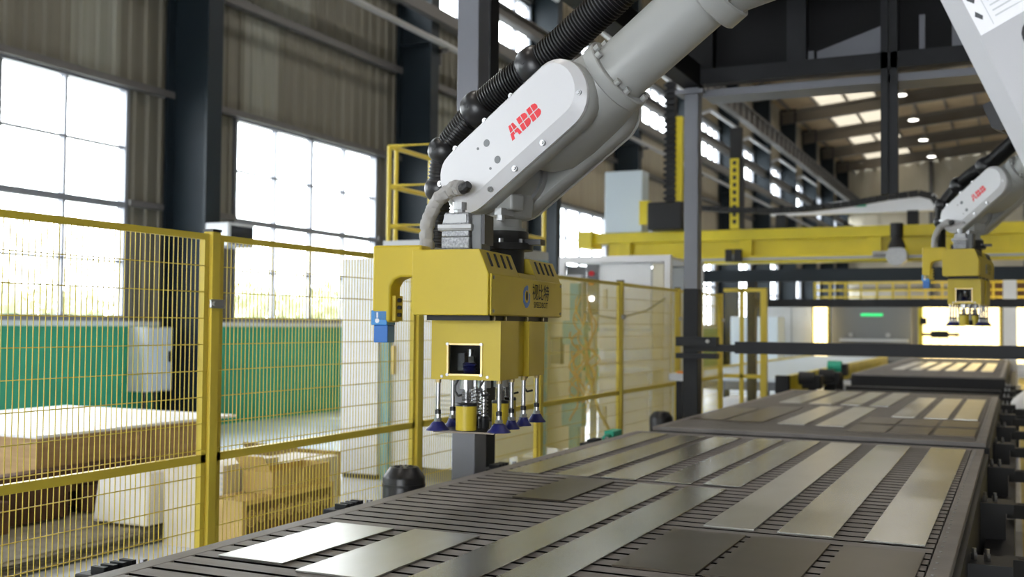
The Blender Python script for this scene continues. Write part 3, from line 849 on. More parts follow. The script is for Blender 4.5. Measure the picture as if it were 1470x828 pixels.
    # corrugated dress pack hose with guard balls
    ctrl = [(-.385, .05, 1.93), (-.383, .05, 2.03), (-.371, .04, 2.123), (-.358, .02, 2.219), (-.338, .02, 2.305), (-.285, .02, 2.365), (-.161, .02, 2.458), (-.038, .02, 2.523), (.100, .02, 2.583), (.215, .02, 2.644), (.335, .02, 2.719), (.464, .02, 2.800), (.70, .03, 2.98), (.95, .05, 3.18)]
    ctrl = [Vector(c) for c in ctrl]
    pts = []
    for i in range(len(ctrl) - 1):
        p0 = ctrl[max(i - 1, 0)]; p1 = ctrl[i]; p2 = ctrl[i + 1]; p3 = ctrl[min(i + 2, len(ctrl) - 1)]
        for k in range(40):
            u = k / 40
            pts.append(.5 * ((2 * p1) + (-p0 + p2) * u + (2 * p0 - 5 * p1 + 4 * p2 - p3) * u * u + (-p0 + 3 * p1 - 3 * p2 + p3) * u ** 3))
    # resample at fixed pitch
    path = [pts[0]]; step = .00325; acc = 0
    for a, b in zip(pts, pts[1:]):
        d = (b - a).length; pos = 0
        while acc + (d - pos) >= step:
            pos += step - acc; acc = 0
            path.append(a.lerp(b, pos / d))
        acc += d - pos
    def base_r(p): return .044 if p.x < -.352 else .044 + .020 * min(1, (p.x + .352) / .35)
    rr = [base_r(p) * (1.0 if i % 4 in (0, 1) else .90) for i, p in enumerate(path)]
    B('corrugated_hose', MB().tube(path, rr, 20), 'hose_black', smooth=60)
    for c, r in (((-.367, .03, 2.165), .060), ((-.338, .02, 2.312), .064), ((-.165, .02, 2.455), .074), ((.100, .02, 2.585), .080)):
        c = Vector(c)
        j = min(range(len(path)), key=lambda i: (path[i] - c).length)
        d = (path[min(j + 3, len(path) - 1)] - path[max(j - 3, 0)]).normalized()
        prof = [(-.9, .72), (-.8, .80), (-.55, .93), (-.2, 1.0), (.2, 1.0), (.55, .93), (.8, .80), (.9, .72)]
        g = B('guard_ball', MB().tube([path[j] + d * r * .72 * h for h, q in prof], [r * q for h, q in prof], 28), 'black_plastic', smooth=60)
        B('guard_hole', MB().cyl(path[j] + Vector((0, -r * .9, .0)), path[j] + Vector((0, -r * 1.01, 0)), .008, seg=10), 'ink_black', g)
    cc = [Vector(q) for q in ((-.005, -.26, 2.112), (-.055, -.245, 2.117), (-.113, -.25, 2.090), (-.159, -.25, 2.04), (-.182, -.25, 1.98), (-.180, -.25, 1.905), (-.172, -.25, 1.874))]
    rc = random.Random(9); cp_ = []; cr_ = []
    for i in range(len(cc) - 1):
        p0 = cc[max(i - 1, 0)]; p1 = cc[i]; p2 = cc[i + 1]; p3 = cc[min(i + 2, len(cc) - 1)]
        for k in range(7):
            u = k / 7
            q = .5 * ((2 * p1) + (-p0 + p2) * u + (2 * p0 - 5 * p1 + 4 * p2 - p3) * u * u + (-p0 + 3 * p1 - 3 * p2 + p3) * u ** 3)
            cp_.append(q + Vector((rc.uniform(-.002, .002), 0, rc.uniform(-.002, .002)))); cr_.append((.017 if i == 0 and k < 2 else .0265) + rc.uniform(-.0025, .0025))
    cable = MB().tube(cp_, cr_, 12)
    cable.v = [tuple(a + rc.uniform(-.0022, .0022) for a in v) for v in cable.v]
    B('wrapped_cable', cable, 'grey_cloth', smooth=30)
    B('cable_cuff', MB().tube([(-.01, -.26, 2.108), (.008, -.262, 2.113), (.024, -.264, 2.122)], [.02, .021, .015], 12), 'black_rubber')
    # lower arm, shoulder and base
    d = Vector((.414, 0, -.910)); pn = Vector((.910, 0, .414))
    E0 = Vector((1.55, 0, 3.12)); L = 2.25
    def lring(q, hw, y0, y1, ch):
        c = E0 + d * q
        return [c + pn * (-hw) + Vector((0, y0 + ch, 0)), c + pn * (-hw + ch) + Vector((0, y0, 0)), c + pn * (hw - ch) + Vector((0, y0, 0)), c + pn * hw + Vector((0, y0 + ch, 0)),
                c + pn * hw + Vector((0, y1 - ch, 0)), c + pn * (hw - ch) + Vector((0, y1, 0)), c + pn * (-hw + ch) + Vector((0, y1, 0)), c + pn * (-hw) + Vector((0, y1 - ch, 0))]
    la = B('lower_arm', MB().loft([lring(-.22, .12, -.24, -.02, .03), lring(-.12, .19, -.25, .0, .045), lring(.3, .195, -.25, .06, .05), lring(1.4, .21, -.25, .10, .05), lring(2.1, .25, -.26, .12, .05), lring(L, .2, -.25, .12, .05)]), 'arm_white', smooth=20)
    lb = lambda q, w_, y: E0 + d * q + pn * w_ + Vector((0, y, 0))
    lbl = B('warning_label', MB().prism([(.43, -.146), (.43, .06), (.735, .06), (.735, -.146)], lambda a, b, h: lb(a, b, h), -.2515, -.2505), 'paper_white', la)
    rl = random.Random(5)
    for i in range(16):
        a0 = .465 + .016 * i
        if i in (6, 7): continue
        B('label_print', MB().prism([(a0, -.095), (a0, -.095 + .09 * rl.random() + .03), (a0 + .004, -.095 + .09 * rl.random() + .03), (a0 + .004, -.095)], lambda a, b, h: lb(a, b, h), -.2522, -.2516), 'cabinet_grey', lbl)
    for i in range(5):
        a0 = .47 + .05 * i
        B('label_pictogram', MB().prism([(a0, -.132), (a0 + .02, -.12), (a0 + .03, -.125), (a0 + .012, -.138)], lambda a, b, h: lb(a, b, h), -.2522, -.2516), 'machine_dark', lbl)
    B('label_rule', MB().prism([(.44, -.108), (.44, -.106), (.725, -.106), (.725, -.108)], lambda a, b, h: lb(a, b, h), -.2522, -.2516), 'cabinet_grey', lbl)
    B('access_hole', MB().prism(stadium(.76, .95, -.065, .015, 8), lambda a, b, h: lb(a, b, h), -.255, -.2505), 'ink_black', la)
    B('latch', MB().prism([(.885, -.228), (.885, -.19), (.97, -.19), (.97, -.215), (.95, -.232)], lambda a, b, h: lb(a, b, h), -.19, -.12), 'black_plastic', la)
    sh = E0 + d * 2.02
    B('shoulder', MB().cyl(sh + Vector((0, -.24, 0)), sh + Vector((0, .35, 0)), .27, seg=40), 'robot_white', smooth=40)
    B('turret', MB().tube([(sh.x, 0, .55), (sh.x, 0, .60), (sh.x, 0, .95), (sh.x, 0, 1.2)], [.38, .40, .36, .26], 40), 'robot_white', smooth=40)
    B('base', MB().tube([(sh.x, 0, .30), (sh.x, 0, .34), (sh.x, 0, .50), (sh.x, 0, .55)], [.46, .46, .38, .36], 40), 'robot_white', smooth=40)
    B('pedestal', MB().box(sh.x - .42, sh.x + .42, -.42, .42, -.0, .30), 'frame_dark', bevel=.01)
    return R
robot = make_robot()

# ------------------------------------------------------------------ vacuum and magnet gripper
def make_gripper():
    G = thing('gripper_head', 'large yellow vacuum gripper head with blue cups hanging over the nearest table', 'gripper', (-1.554, 3.135, 1.262), math.atan2(.122, .9925), 'yellow gripper heads')
    O = (0, 0, 1.262)
    B = lambda n, mb, m, p=G, **k: mb.build(n, m, p, O, **k)
    prof = [(-.27, 1.672), (-.262, 1.66), (0, 1.66), (0, 1.800), (-.032, 1.877), (-.27, 1.877)]
    low = [(-.27, 1.672), (-.262, 1.66), (0, 1.66), (0, 1.800), (-.006, 1.815), (-.27, 1.815)]
    fm = lambda a, b, h: (a, h, b)
    up = B('upper_housing', MB().prism(prof, fm, 0, .33), 'gripper_yellow', bevel=.003)
    B('upper_housing', MB().prism(low, fm, .33, .54), 'gripper_yellow', bevel=.003)
    up2 = B('upper_housing', MB().prism(prof, fm, .54, .87), 'gripper_yellow', bevel=.003)
    sp = B('side_panel', MB().box(0, .007, .012, .87, 1.663, 1.797), 'gripper_yellow', bevel=.002)
    for v in (.06, .13, .20, .265, .60, .665, .73, .795):
        B('vent_slot', MB().bar((-.0075, v, 1.8235), (-.0265, v + .004, 1.868), .014, .004, (0.92, 0, .38)), 'ink_black', up if v < .4 else up2)
    for v in (.03, .845):
        for z in (1.675, 1.785): B('screw', MB().cyl((.006, v, z), (.010, v, z), .006, seg=8), 'spring_steel', sp)
    # printed company mark: blue eye, characters, latin line
    hexo = [(-.022, .034), (.006, .046), (.016, .040), (.016, .020), (.024, .012), (.036, .010), (.036, -.026), (.012, -.048), (-.008, -.050), (-.034, -.026), (-.034, .018)]
    c0, z0 = .395, 1.734
    hexo = [(a * 1.15, b * .86) for a, b in hexo]
    B('logo_eye', MB().prism(hexo, lambda a, b, h: (h, c0 + a, z0 + b), .007, .0080), 'logo_blue', sp)
    el = [(.022 * math.cos(2 * PI * k / 20), .023 * math.sin(2 * PI * k / 20) - .002) for k in range(20)]
    B('logo_iris', MB().prism(el, lambda a, b, h: (h, c0 + a, z0 + b), .0080, .0086), 'gripper_yellow', sp)
    el = [(.013 * math.cos(2 * PI * k / 16), .017 * math.sin(2 * PI * k / 16)) for k in range(16)]
    B('logo_pupil', MB().prism(el, lambda a, b, h: (h, c0 + a, z0 + b), .0086, .0092), 'ink_black', sp)
    tm = text_mesh('logo_characters', '\u89c6\u6bd4\u7279', .064, .0005)
    map_mesh(tm, lambda x, y, z: Vector((.0078, 0.575 + x * 1.15, 1.747 + y - 1.262 + 0)))
    link('logo_characters', tm, 'ink_black', sp)
    tm = text_mesh('logo_latin', 'SPEEDBOT', .030, .0003)
    map_mesh(tm, lambda x, y, z: Vector((.0078, 0.575 + x * 1.30, 1.703 + y - 1.262)))
    link('logo_latin', tm, 'ink_black', sp)
    # swivel plate and lower housings
    B('adapter_plate', MB().box(-.235, -.012, .05, .74, 1.643, 1.66), 'table_dark')
    for v in (.08, .2, .45, .65): B('plate_screw', MB().cyl((-.011, v, 1.651), (-.004, v, 1.651), .008, seg=8), 'chrome')
    z0, z1 = 1.442, 1.643
    wu0, wu1, wz0, wz1 = -.186, -.070, 1.462, 1.560
    lh = MB()
    lh.box(-.25, wu0, .13, .142, z0, z1).box(wu1, 0, .13, .142, z0, z1).box(wu0, wu1, .13, .142, z0, wz0).box(wu0, wu1, .13, .142, wz1, z1)
    lh.box(-.25, -.238, .142, .33, z0, z1).box(-.012, 0, .142, .33, z0, z1).box(-.238, -.012, .142, .33, z1 - .01, z1).box(-.238, -.012, .318, .33, z0, z1 - .01)
    h1 = B('lower_housing', lh, 'gripper_yellow')
    wf = MB()
    wf.box(wu0 - .006, wu0, .126, .13, wz0 - .006, wz1 + .006).box(wu1, wu1 + .006, .126, .13, wz0 - .006, wz1 + .006).box(wu0, wu1, .126, .13, wz0 - .006, wz0).box(wu0, wu1, .126, .13, wz1, wz1 + .006)
    B('window_frame', wf, 'brass', h1)
    B('window_pane', MB().box(wu0, wu1, .134, .137, wz0, wz1), 'acrylic', h1)
    for u in (wu0 - .003, wu1 + .003):
        for z in (wz0 - .003, wz1 + .003): B('screw', MB().cyl((u, .126, z), (u, .122, z), .0055, seg=8), 'chrome', h1)
    for u in (-.21, -.045): B('screw', MB().cyl((u, .13, 1.453), (u, .126, 1.453), .005, seg=8), 'chrome', h1)
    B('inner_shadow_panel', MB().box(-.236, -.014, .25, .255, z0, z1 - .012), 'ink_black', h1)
    B('inner_rod', MB().cyl((-.13, .19, 1.45), (-.13, .19, 1.545), .011, seg=12).cyl((-.13, .19, 1.50), (-.13, .19, 1.52), .018, seg=6), 'spring_steel', h1)
    B('inner_bellows', MB().tube([(-.13, .185, 1.444 + .0055 * k) for k in range(11)], [.026 if k % 2 else .018 for k in range(11)], 18), 'cup_blue', h1)
    B('inner_valve', MB().box(-.18, -.155, .2, .23, 1.47, 1.53).box(-.10, -.078, .2, .23, 1.48, 1.55), 'machine_dark', h1)
    B('joining_neck', MB().box(-.25, -.022, .33, .455, z0 + .004, z1), 'gripper_yellow')
    B('lower_housing', MB().box(-.25, 0, .455, .655, z0, z1), 'gripper_yellow', bevel=.002)
    # suction cups
    def cup(u, v, zz=0.0, r=.041):
        b = 1.266 + zz
        c = B('suction_cup', MB().tube([(u, v, b), (u, v, b + .004), (u, v, b + .013), (u, v, b + .024), (u, v, b + .030)], [r, r * .97, r * .72, r * .55, .016], 28), 'cup_blue', smooth=50)
        B('cup_nut', MB().cyl((u, v, b + .030), (u, v, b + .042), .0135, seg=6).cyl((u, v, b + .042), (u, v, b + .056), .010, seg=12), 'chrome', c)
        B('stem_band', MB().cyl((u, v, b + .056), (u, v, b + .070), .0105, seg=12), 'black_rubber', c)
        n = 26; zs = [b + .070 + (1.442 - b - .070) * k / n for k in range(n + 1)]
        B('stem', MB().tube([(u, v, z) for z in zs], [.0082 if k % 2 else .0070 for k in range(n + 1)], 12), 'chrome', c, smooth=80)
        B('stem_collar', MB().cyl((u, v, 1.430), (u, v, 1.443), .011, seg=8), 'brass', c)
    for u, v, r in ((-.235, .16, .041), (-.015, .165, .041), (-.235, .30, .030), (-.015, .30, .030), (-.015, .44, .030), (-.015, .605, .036), (-.235, .44, .030), (-.235, .605, .036)):
        cup(u, v, 0, r)
    # magnets with springs
    def magnet(u, v, r, zt, m, spring=True):
        c = B('magnet_body', MB().cyl((u, v, 1.270), (u, v, zt), r, seg=28), m, smooth=40)
        B('magnet_cap', MB().tube([(u, v, zt), (u, v, zt + .004), (u, v, zt + .010), (u, v, zt + .012)], [r * 1.03, r * 1.03, r * .97, r * .5], 28), 'black_plastic', c)
        B('guide_rod', MB().cyl((u, v, zt + .01), (u, v, 1.442), .009, seg=12).cyl((u, v, 1.41), (u, v, 1.442), .024, seg=16), 'chrome', c)
        path = []
        for k in range(70):
            a = k * 2 * PI / 10
            path.append((u + .0145 * math.cos(a), v + .0145 * math.sin(a), zt + .012 + (1.40 - zt - .012) * k / 69))
        B('spring', MB().tube(path, .0022, 5), 'spring_steel', c, smooth=60)
    magnet(-.133, .165, .036, 1.352, 'gripper_yellow')
    magnet(-.100, .25, .020, 1.300, 'table_dark')
    magnet(-.07, .34, .030, 1.352, 'gripper_yellow')
    magnet(-.16, .33, .020, 1.300, 'table_dark')
    magnet(-.10, .50, .036, 1.352, 'gripper_yellow')
    for u, v in ((-.165, .17), (-.075, .18), (-.03, .36), (-.02, .50)):
        B('air_tube', MB().tube([(u, v, 1.442), (u - .012, v, 1.42), (u - .012, v, 1.40), (u + .0, v, 1.385), (u + .018, v + .01, 1.39)], .004, 8), 'black_rubber', smooth=60)
    # camera bracket at left
    bp = [(-.428, 1.895), (-.25, 1.895), (-.25, 1.787), (-.325, 1.787), (-.348, 1.778), (-.362, 1.755), (-.362, 1.635), (-.428, 1.635)]
    br = B('camera_bracket', MB().prism(bp, fm, .03, .12), 'gripper_yellow', bevel=.008, seg=3)
    B('bracket_plate', MB().box(-.362, -.35, .05, .11, 1.64, 1.725), 'gripper_yellow', br)
    for z in (1.66, 1.685, 1.71): B('bolt', MB().cyl((-.35, .07, z), (-.338, .07, z), .007, seg=8), 'ink_black', br)
    cm = B('camera_body', MB().box(-.432, -.372, .03, .10, 1.625, 1.675), 'sensor_blue_light', bevel=.003)
    B('camera_shroud', MB().box(-.424, -.372, .036, .095, 1.566, 1.625), 'sensor_blue', cm, bevel=.003)
    B('camera_mark', MB().cyl((-.408, .0295, 1.640), (-.408, .029, 1.640), .008, seg=14).box(-.411, -.405, .029, .03, 1.65, 1.668), 'paper_white', cm)
    # heavy connector on top
    cn = B('connector_hood', MB().box(-.205, -.095, .08, .17, 1.877, 1.885).box(-.20, -.10, .085, .165, 1.885, 1.925), 'hammer_grey', bevel=.003)
    B('connector_latch', MB().box(-.212, -.09, .078, .172, 1.950, 1.968).box(-.212, -.09, .08, .17, 1.945, 1.952), 'cast_alu', cn, bevel=.003)
    B('connector_hood_top', MB().loft([[(-.15 + x * .05, .125 + y * .04, 1.925) for x, y in ((-1, -1), (1, -1), (1, 1), (-1, 1))], [(-.15 + x * .049, .125 + y * .039, 1.968) for x, y in ((-1, -1), (1, -1), (1, 1), (-1, 1))], [(-.148 + x * .043, .125 + y * .034, 2.008) for x, y in ((-1, -1), (1, -1), (1, 1), (-1, 1))]]), 'hammer_grey', cn, bevel=.004)
    B('connector_panel', MB().box(-.19, -.11, .083, .087, 1.972, 2.0), 'cast_alu', cn)
    B('cable_gland', MB().cyl((-.15, .125, 2.006), (-.15, .125, 2.020), .020, seg=8).cyl((-.15, .125, 2.020), (-.15, .125, 2.045), .024, seg=10), 'cast_alu', cn)
    B('connector_side', MB().box(-.098, -.060, .10, .19, 1.877, 2.000), 'machine_grey', cn, bevel=.006)
    B('connector_lever', MB().box(-.060, -.05, .10, .19, 1.90, 2.0), 'black_plastic', cn)
    # tool changer under the robot flange
    u, v = -.1277, .51
    tc = B('tool_changer', MB().tube([(u, v, 1.815), (u, v, 1.905), (u, v, 1.906), (u, v, 1.93), (u, v, 1.932), (u, v, 1.975)], [.085, .085, .118, .118, .10, .10], 36), 'black_rubber', smooth=40)
    B('changer_tab', MB().box(u + .09, u + .16, v - .03, v + .03, 1.925, 1.945), 'black_plastic', tc)
    for k in range(8):
        a = k * PI / 4 + .3
        B('changer_bolt', MB().cyl((u + .103 * math.cos(a), v + .103 * math.sin(a), 1.93), (u + .103 * math.cos(a), v + .103 * math.sin(a), 1.945), .009, seg=8), 'spring_steel', tc)
    return G
gripper = make_gripper()
hp = MB().box(-.11, .11, -.20, .20, 0, .006).build('steel_plate', 'plate_dark')
hp.location = (-1.554 - .13 * .9925 - .33 * .122, 3.135 - .13 * .122 + .33 * .9925, 1.2615)
hp.rotation_euler = (0, 0, math.atan2(.122, .9925))
tag(hp, 'small dark steel plate held under the magnets of the near gripper', 'plate')

# second robot with its gripper farther down the line
G2X, G2Y = -.27, 9.22
g2 = copy_tree(gripper)
g2rot = -math.atan2(.10, .995)
g2.location = (G2X, G2Y, 1.262 + .39); g2.rotation_euler = (0, 0, g2rot)
tag(g2, 'smaller looking yellow gripper head of the far robot at right', 'gripper')
c, s = math.cos(g2rot), math.sin(g2rot)
fx, fy = G2X + c * -.1277 - s * .51, G2Y + s * -.1277 + c * .51
r2 = copy_tree(robot)
r2rot = math.radians(-38)
r2.rotation_euler = (0, 0, r2rot)
r2.location = (fx + .03 * math.cos(r2rot), fy + .03 * math.sin(r2rot), .39)
tag(r2, 'white robot arm farther away at right, with faded red logo', 'robot')
for ch in r2.children:
    if ch.name.startswith('pedestal'):
        ch.data = ch.data.copy()
        for v in ch.data.vertices:
            if v.co.z < .1: v.co.z = -.39
# ------------------------------------------------------------------ goods behind the fence
t = thing('wooden_crate', 'big plywood crate with a white sheet on top behind the fence', 'crate', (-7.8, 7.0, 0))
P('skid', MB().box(-8.85, -6.85, 6.0, 6.15, 0, .30).box(-8.85, -6.85, 7.0, 7.12, 0, .30).box(-8.85, -6.85, 7.9, 8.05, 0, .30), 'timber_dark', t)
P('side_board', MB().box(-8.87, -6.80, 5.97, 6.0, .28, .73), 'plywood', t)
P('side_board', MB().box(-6.83, -6.80, 6.0, 8.08, .28, .73), 'plywood', t)
P('side_board', MB().box(-8.87, -6.83, 8.05, 8.08, .28, .73), 'plywood', t)
P('side_board', MB().box(-8.87, -8.84, 6.0, 8.05, .28, .73), 'plywood', t)
P('floor_board', MB().box(-8.84, -6.83, 6.0, 8.05, .29, .32), 'timber_dark', t)
P('batten', MB().box(-6.80, -6.775, 7.0, 7.1, .28, .73), 'plywood', t)
P('top_sheet', MB().box(-8.95, -6.74, 5.92, 8.22, .73, .752), 'white_sheet', t)
t = thing('timber_stack', 'dark brown old timber pieces on floor under the plywood crate', 'timber', (-6.3, 5.6, 0))
for k, (x0, x1, y0, y1, z0, z1) in enumerate(((-6.75, -6.6, 4.9, 6.1, .135, .40), (-6.72, -6.55, 6.3, 7.2, .135, .34), (-6.74, -6.6, 5.3, 6.9, .40, .50), (-6.58, -6.4, 5.0, 5.4, .135, .36))):
    P('beam', MB().box(x0, x1, y0, y1, z0, z1), 'timber_dark', t)
t = thing('sheet_stack', 'low stack of grey corrugated sheets on the floor behind fence', 'sheets', (-6.0, 6.0, 0))
for k in range(6):
    mb = MB(); z = .012 + .019 * k; n = 24
    o = .02 * math.sin(k * 2.1)
    pr = [(-6.75 + o + 1.0 * i / n, z + (.012 if i % 2 else 0)) for i in range(n + 1)]
    vs = [(x, 4.6, zz) for x, zz in pr] + [(x, 7.9, zz) for x, zz in pr] + [(x, 4.6, zz + .006) for x, zz in pr] + [(x, 7.9, zz + .006) for x, zz in pr]
    k1 = n + 1; fs = []
    for i in range(n):
        fs += [(i, i + 1, k1 + i + 1, k1 + i), (2 * k1 + i, 3 * k1 + i, 3 * k1 + i + 1, 2 * k1 + i + 1), (i, 2 * k1 + i, 2 * k1 + i + 1, i + 1), (k1 + i, k1 + i + 1, 3 * k1 + i + 1, 3 * k1 + i)]
    fs += [(0, k1, 3 * k1, 2 * k1), (n, 2 * k1 + n, 3 * k1 + n, k1 + n)]
    mb.add(vs, fs)
    P('corrugated_sheet', mb, 'timber_grey', t)
o = MB().add([(-6.25, 6.0, .14), (-5.72, 6.0, .14), (-5.72, 7.1, .14), (-6.25, 7.1, .14), (-6.25, 6.05, .46), (-5.80, 6.12, .52), (-5.74, 7.05, .50), (-6.25, 7.1, .46)],
             [(0, 3, 2, 1), (4, 5, 6, 7), (0, 1, 5, 4), (1, 2, 6, 5), (2, 3, 7, 6), (3, 0, 4, 7)]).build('foam_block', 'foam_white', None, (-6, 6.5, .14), bevel=.02); o.location = (-6, 6.5, .14)
tag(o, 'off white foam block lying on the corrugated sheets', 'foam')
def carton(name, label, x0, x1, y0, y1, z0, z1, m, flaps=False):
    c = thing(name, label, 'carton', ((x0 + x1) / 2, (y0 + y1) / 2, z0))
    e = .006
    P('wall', MB().box(x0, x1, y0, y0 + e, z0, z1), m, c); P('wall', MB().box(x0, x1, y1 - e, y1, z0, z1), m, c)
    P('wall', MB().box(x0, x0 + e, y0 + e, y1 - e, z0, z1), m, c); P('wall', MB().box(x1 - e, x1, y0 + e, y1 - e, z0, z1), m, c)
    P('base', MB().box(x0 + e, x1 - e, y0 + e, y1 - e, z0, z0 + e), m, c)
    if flaps:
        P('flap', MB().bar(((x0 + x1) / 2, y0, z1), ((x0 + x1) / 2, y0 - .10, z1 + .12), x1 - x0, .006), m, c)
    else:
        P('lid', MB().box(x0, x1, y0, y1, z1, z1 + e), m, c)
    return c
c = carton('white_carton', 'plain off white carton with perforated corner strip beside the nearest post', -5.66, -5.12, 6.12, 6.75, 0, .60, 'carton_white')
for k in range(14): P('perforation', MB().box(-5.145, -5.13, 6.115, 6.121, .05 + k * .038, .07 + k * .038), 'cabinet_grey', c)
c = carton('patterned_carton', 'carton printed with rows of tan rings on dark ground, behind the fence', -5.10, -4.80, 5.93, 7.02, 0, .40, 'cardboard')
P('print_panel', MB().box(-4.80, -4.797, 5.97, 6.98, .0, .37), 'cardboard_dark', c)
for r, zc in enumerate((.275, .115)):
    for k in range(9):
        yc = 6.03 + k * .111
        big = (k % 3 == 0)
        for rad in ((.058, .042, .027, .012) if big else (.042, .028, .012)):
            n = 20; mb = MB(); vs = []; fs = []
            for i in range(n):
                a = 2 * PI * i / n
                for q in (rad, rad - .0065):
                    for xx in (-4.797, -4.7955): vs.append((xx, yc + q * math.cos(a) * .95, zc + q * math.sin(a)))
            for i in range(n):
                j = (i + 1) % n
                fs += [(4 * i + 1, 4 * j + 1, 4 * j + 3, 4 * i + 3), (4 * i, 4 * j, 4 * j + 1, 4 * i + 1), (4 * i + 2, 4 * i + 3, 4 * j + 3, 4 * j + 2)]
            mb.add(vs, fs)
            P('printed_ring', mb, 'cardboard', c)
carton('kraft_carton', 'open brown carton standing on the patterned carton', -5.08, -4.82, 6.28, 7.0, .407, .56, 'cardboard', True)
carton('small_carton', 'small tan carton lying behind the open brown carton', -5.6, -5.15, 7.0, 7.6, .0, .52, 'carton_white')
carton('low_carton', 'low brown carton on the floor behind the white carton', -6.4, -5.8, 8.0, 8.6, 0, .42, 'cardboard', True)

# electric boxes by the first wall column
t = thing('electric_cabinet', 'pale grey electric cabinet on the green wall beside the first column', 'cabinet', (-11.2, 11.9, .63))
P('body', MB().box(-11.49, -11.15, 11.62, 12.15, .63, 1.55), 'cabinet_grey', t, bevel=.01)
P('door', MB().box(-11.15, -11.13, 11.64, 12.13, .65, 1.53), 'machine_blue_white', t, bevel=.005)
P('handle', MB().box(-11.13, -11.11, 12.05, 12.09, 1.05, 1.2), 'black_plastic', t)
for y in (11.75, 11.98): P('conduit', MB().cyl((-11.3, y, 0), (-11.3, y, .63), .03, seg=8), 'black_rubber', t)
t = thing('display_box', 'small white display box fixed to the first wall column above the fence', 'display', (-10.4, 12.4, 2.72))
P('housing', MB().box(-10.615, -10.2, 12.19, 12.77, 2.72, 3.06), 'cabinet_grey', t, bevel=.01)
P('screen', MB().box(-10.2, -10.193, 12.25, 12.73, 2.76, 3.02), 'dark_glass', t)
for x in (-10.55, -10.27): P('screw', MB().cyl((x, 12.19, 2.9), (x, 12.183, 2.9), .012, seg=8), 'cabinet_grey', t)

# ------------------------------------------------------------------ white cabin and maintenance platform
t = thing('white_cabin', 'white tall machine cabin behind the fence left of the blue camera', 'cabinet', (-6.3, 11, 0))
P('body', MB().box(-6.52, -6.06, 9.64, 12.9, .05, 2.32), 'cabinet_white', t, bevel=.01)
P('plinth', MB().box(-6.5, -6.08, 9.66, 12.88, 0, .05), 'machine_dark', t)
P('vent_grille', MB().box(-6.06, -6.05, 10.3, 10.9, .35, .8), 'cabinet_grey', t)
P('door_seam', MB().box(-6.06, -6.055, 10.05, 10.06, .1, 2.25), 'cabinet_grey', t)
t = thing('maintenance_platform', 'raised platform with yellow tube railing behind the near robot', 'platform', (-5.2, 11, 0))
P('deck', MB().box(-6.04, -5.1, 9.68, 11.9, 2.40, 2.50), 'cabinet_grey', t)
for x, y in ((-6.0, 9.72), (-5.14, 9.72), (-6.0, 11.86), (-5.14, 11.86)): P('leg', MB().box(x - .04, x + .04, y - .04, y + .04, 0, 2.4), 'teal_post', t)
P('side_panel', MB().box(-5.95, -5.2, 9.75, 9.77, .15, 2.3), 'cabinet_white', t)
P('side_panel', MB().box(-5.14, -5.12, 9.8, 11.8, .15, 2.3), 'cabinet_white', t)
P('latch', MB().box(-5.93, -5.9, 9.70, 9.75, 1.1, 1.4), 'brass', t)
P('vent_grille', MB().box(-5.42, -5.1, 9.735, 9.75, .48, .92), 'cabinet_grey', t)
for k in range(9): P('vent_slat', MB().box(-5.40, -5.12, 9.725, 9.735, .50 + k * .045, .52 + k * .045), 'cabinet_white', t)
rl = .024
def post(x, y): P('railing_post', MB().cyl((x, y, 2.5), (x, y, 3.50), rl, seg=10), 'fence_yellow', t, smooth=40)
for x in (-6.0, -5.45, -5.14): post(x, 9.72)
for y in (9.86, 10.6, 11.86): post(-6.0, y); post(-5.14, y)
for z in (3.50, 3.08, 2.66):
    P('railing_bar', MB().tube([(-5.14, 11.86, z), (-5.14, 9.72, z), (-6.0, 9.72, z), (-6.0, 11.86, z)], rl, 10), 'fence_yellow', t, smooth=60)

# ------------------------------------------------------------------ white framed machine with hoses
t = thing('framed_machine', 'white aluminium framed machine with panels behind the far fence', 'machine', (-4.65, 13.7, 0))
for x in (-5.36, -3.94):
    for y in (13.0, 14.5): P('frame_post', MB().box(x - .04, x + .04, y - .04, y + .04, 0, 2.52), 'alu_profile', t)
P('top_frame', MB().box(-5.32, -3.98, 12.96, 13.04, 2.44, 2.52), 'alu_profile', t)
P('top_frame', MB().box(-5.40, -3.90, 13.04, 14.5, 2.46, 2.5), 'alu_profile', t)
P('middle_frame', MB().box(-5.32, -3.98, 12.96, 13.04, 1.12, 1.20), 'alu_profile', t)
P('door_panel', MB().box(-4.86, -4.18, 13.05, 13.08, 1.60, 2.42), 'cabinet_white', t)
P('drawer_front', MB().box(-5.05, -4.15, 13.0, 13.05, 1.34, 1.56), 'cabinet_white', t)
P('lower_panel', MB().box(-4.86, -4.2, 13.05, 13.08, .1, 1.05), 'cabinet_white', t)
P('side_strip', MB().box(-4.16, -4.02, 13.06, 13.09, .1, 2.42), 'cabinet_cream', t)
P('window', MB().box(-5.32, -5.06, 13.05, 13.07, 1.62, 2.40), 'machine_grey', t)
P('lower_window', MB().box(-5.32, -5.06, 13.05, 13.07, .1, 1.05), 'cabinet_cream', t)
cp = P('control_strip', MB().box(-5.04, -4.88, 13.02, 13.07, 1.62, 2.42), 'machine_grey', t)
P('handle', MB().box(-4.80, -4.76, 13.0, 13.05, 1.85, 2.1), 'cabinet_cream', t)
P('handle', MB().box(-4.80, -4.76, 13.0, 13.05, .35, .6), 'cabinet_cream', t)
for z, m in ((2.30, 'alarm_red'), (2.18, 'alarm_orange'), (1.98, 'lamp_white')):
    P('push_button', MB().cyl((-4.96, 13.02, z), (-4.96, 12.98, z), .035, seg=12), m, cp)
P('back_panel', MB().box(-5.32, -3.98, 14.46, 14.5, .1, 2.44), 'cabinet_grey', t)
P('curtain_cable', MB().tube([(-5.3, 12.94, 1.95), (-5.0, 12.93, 1.78), (-4.6, 12.93, 1.72), (-4.2, 12.93, 1.82), (-3.95, 12.93, 1.98)], .012, 8), 'machine_grey', t, smooth=60)
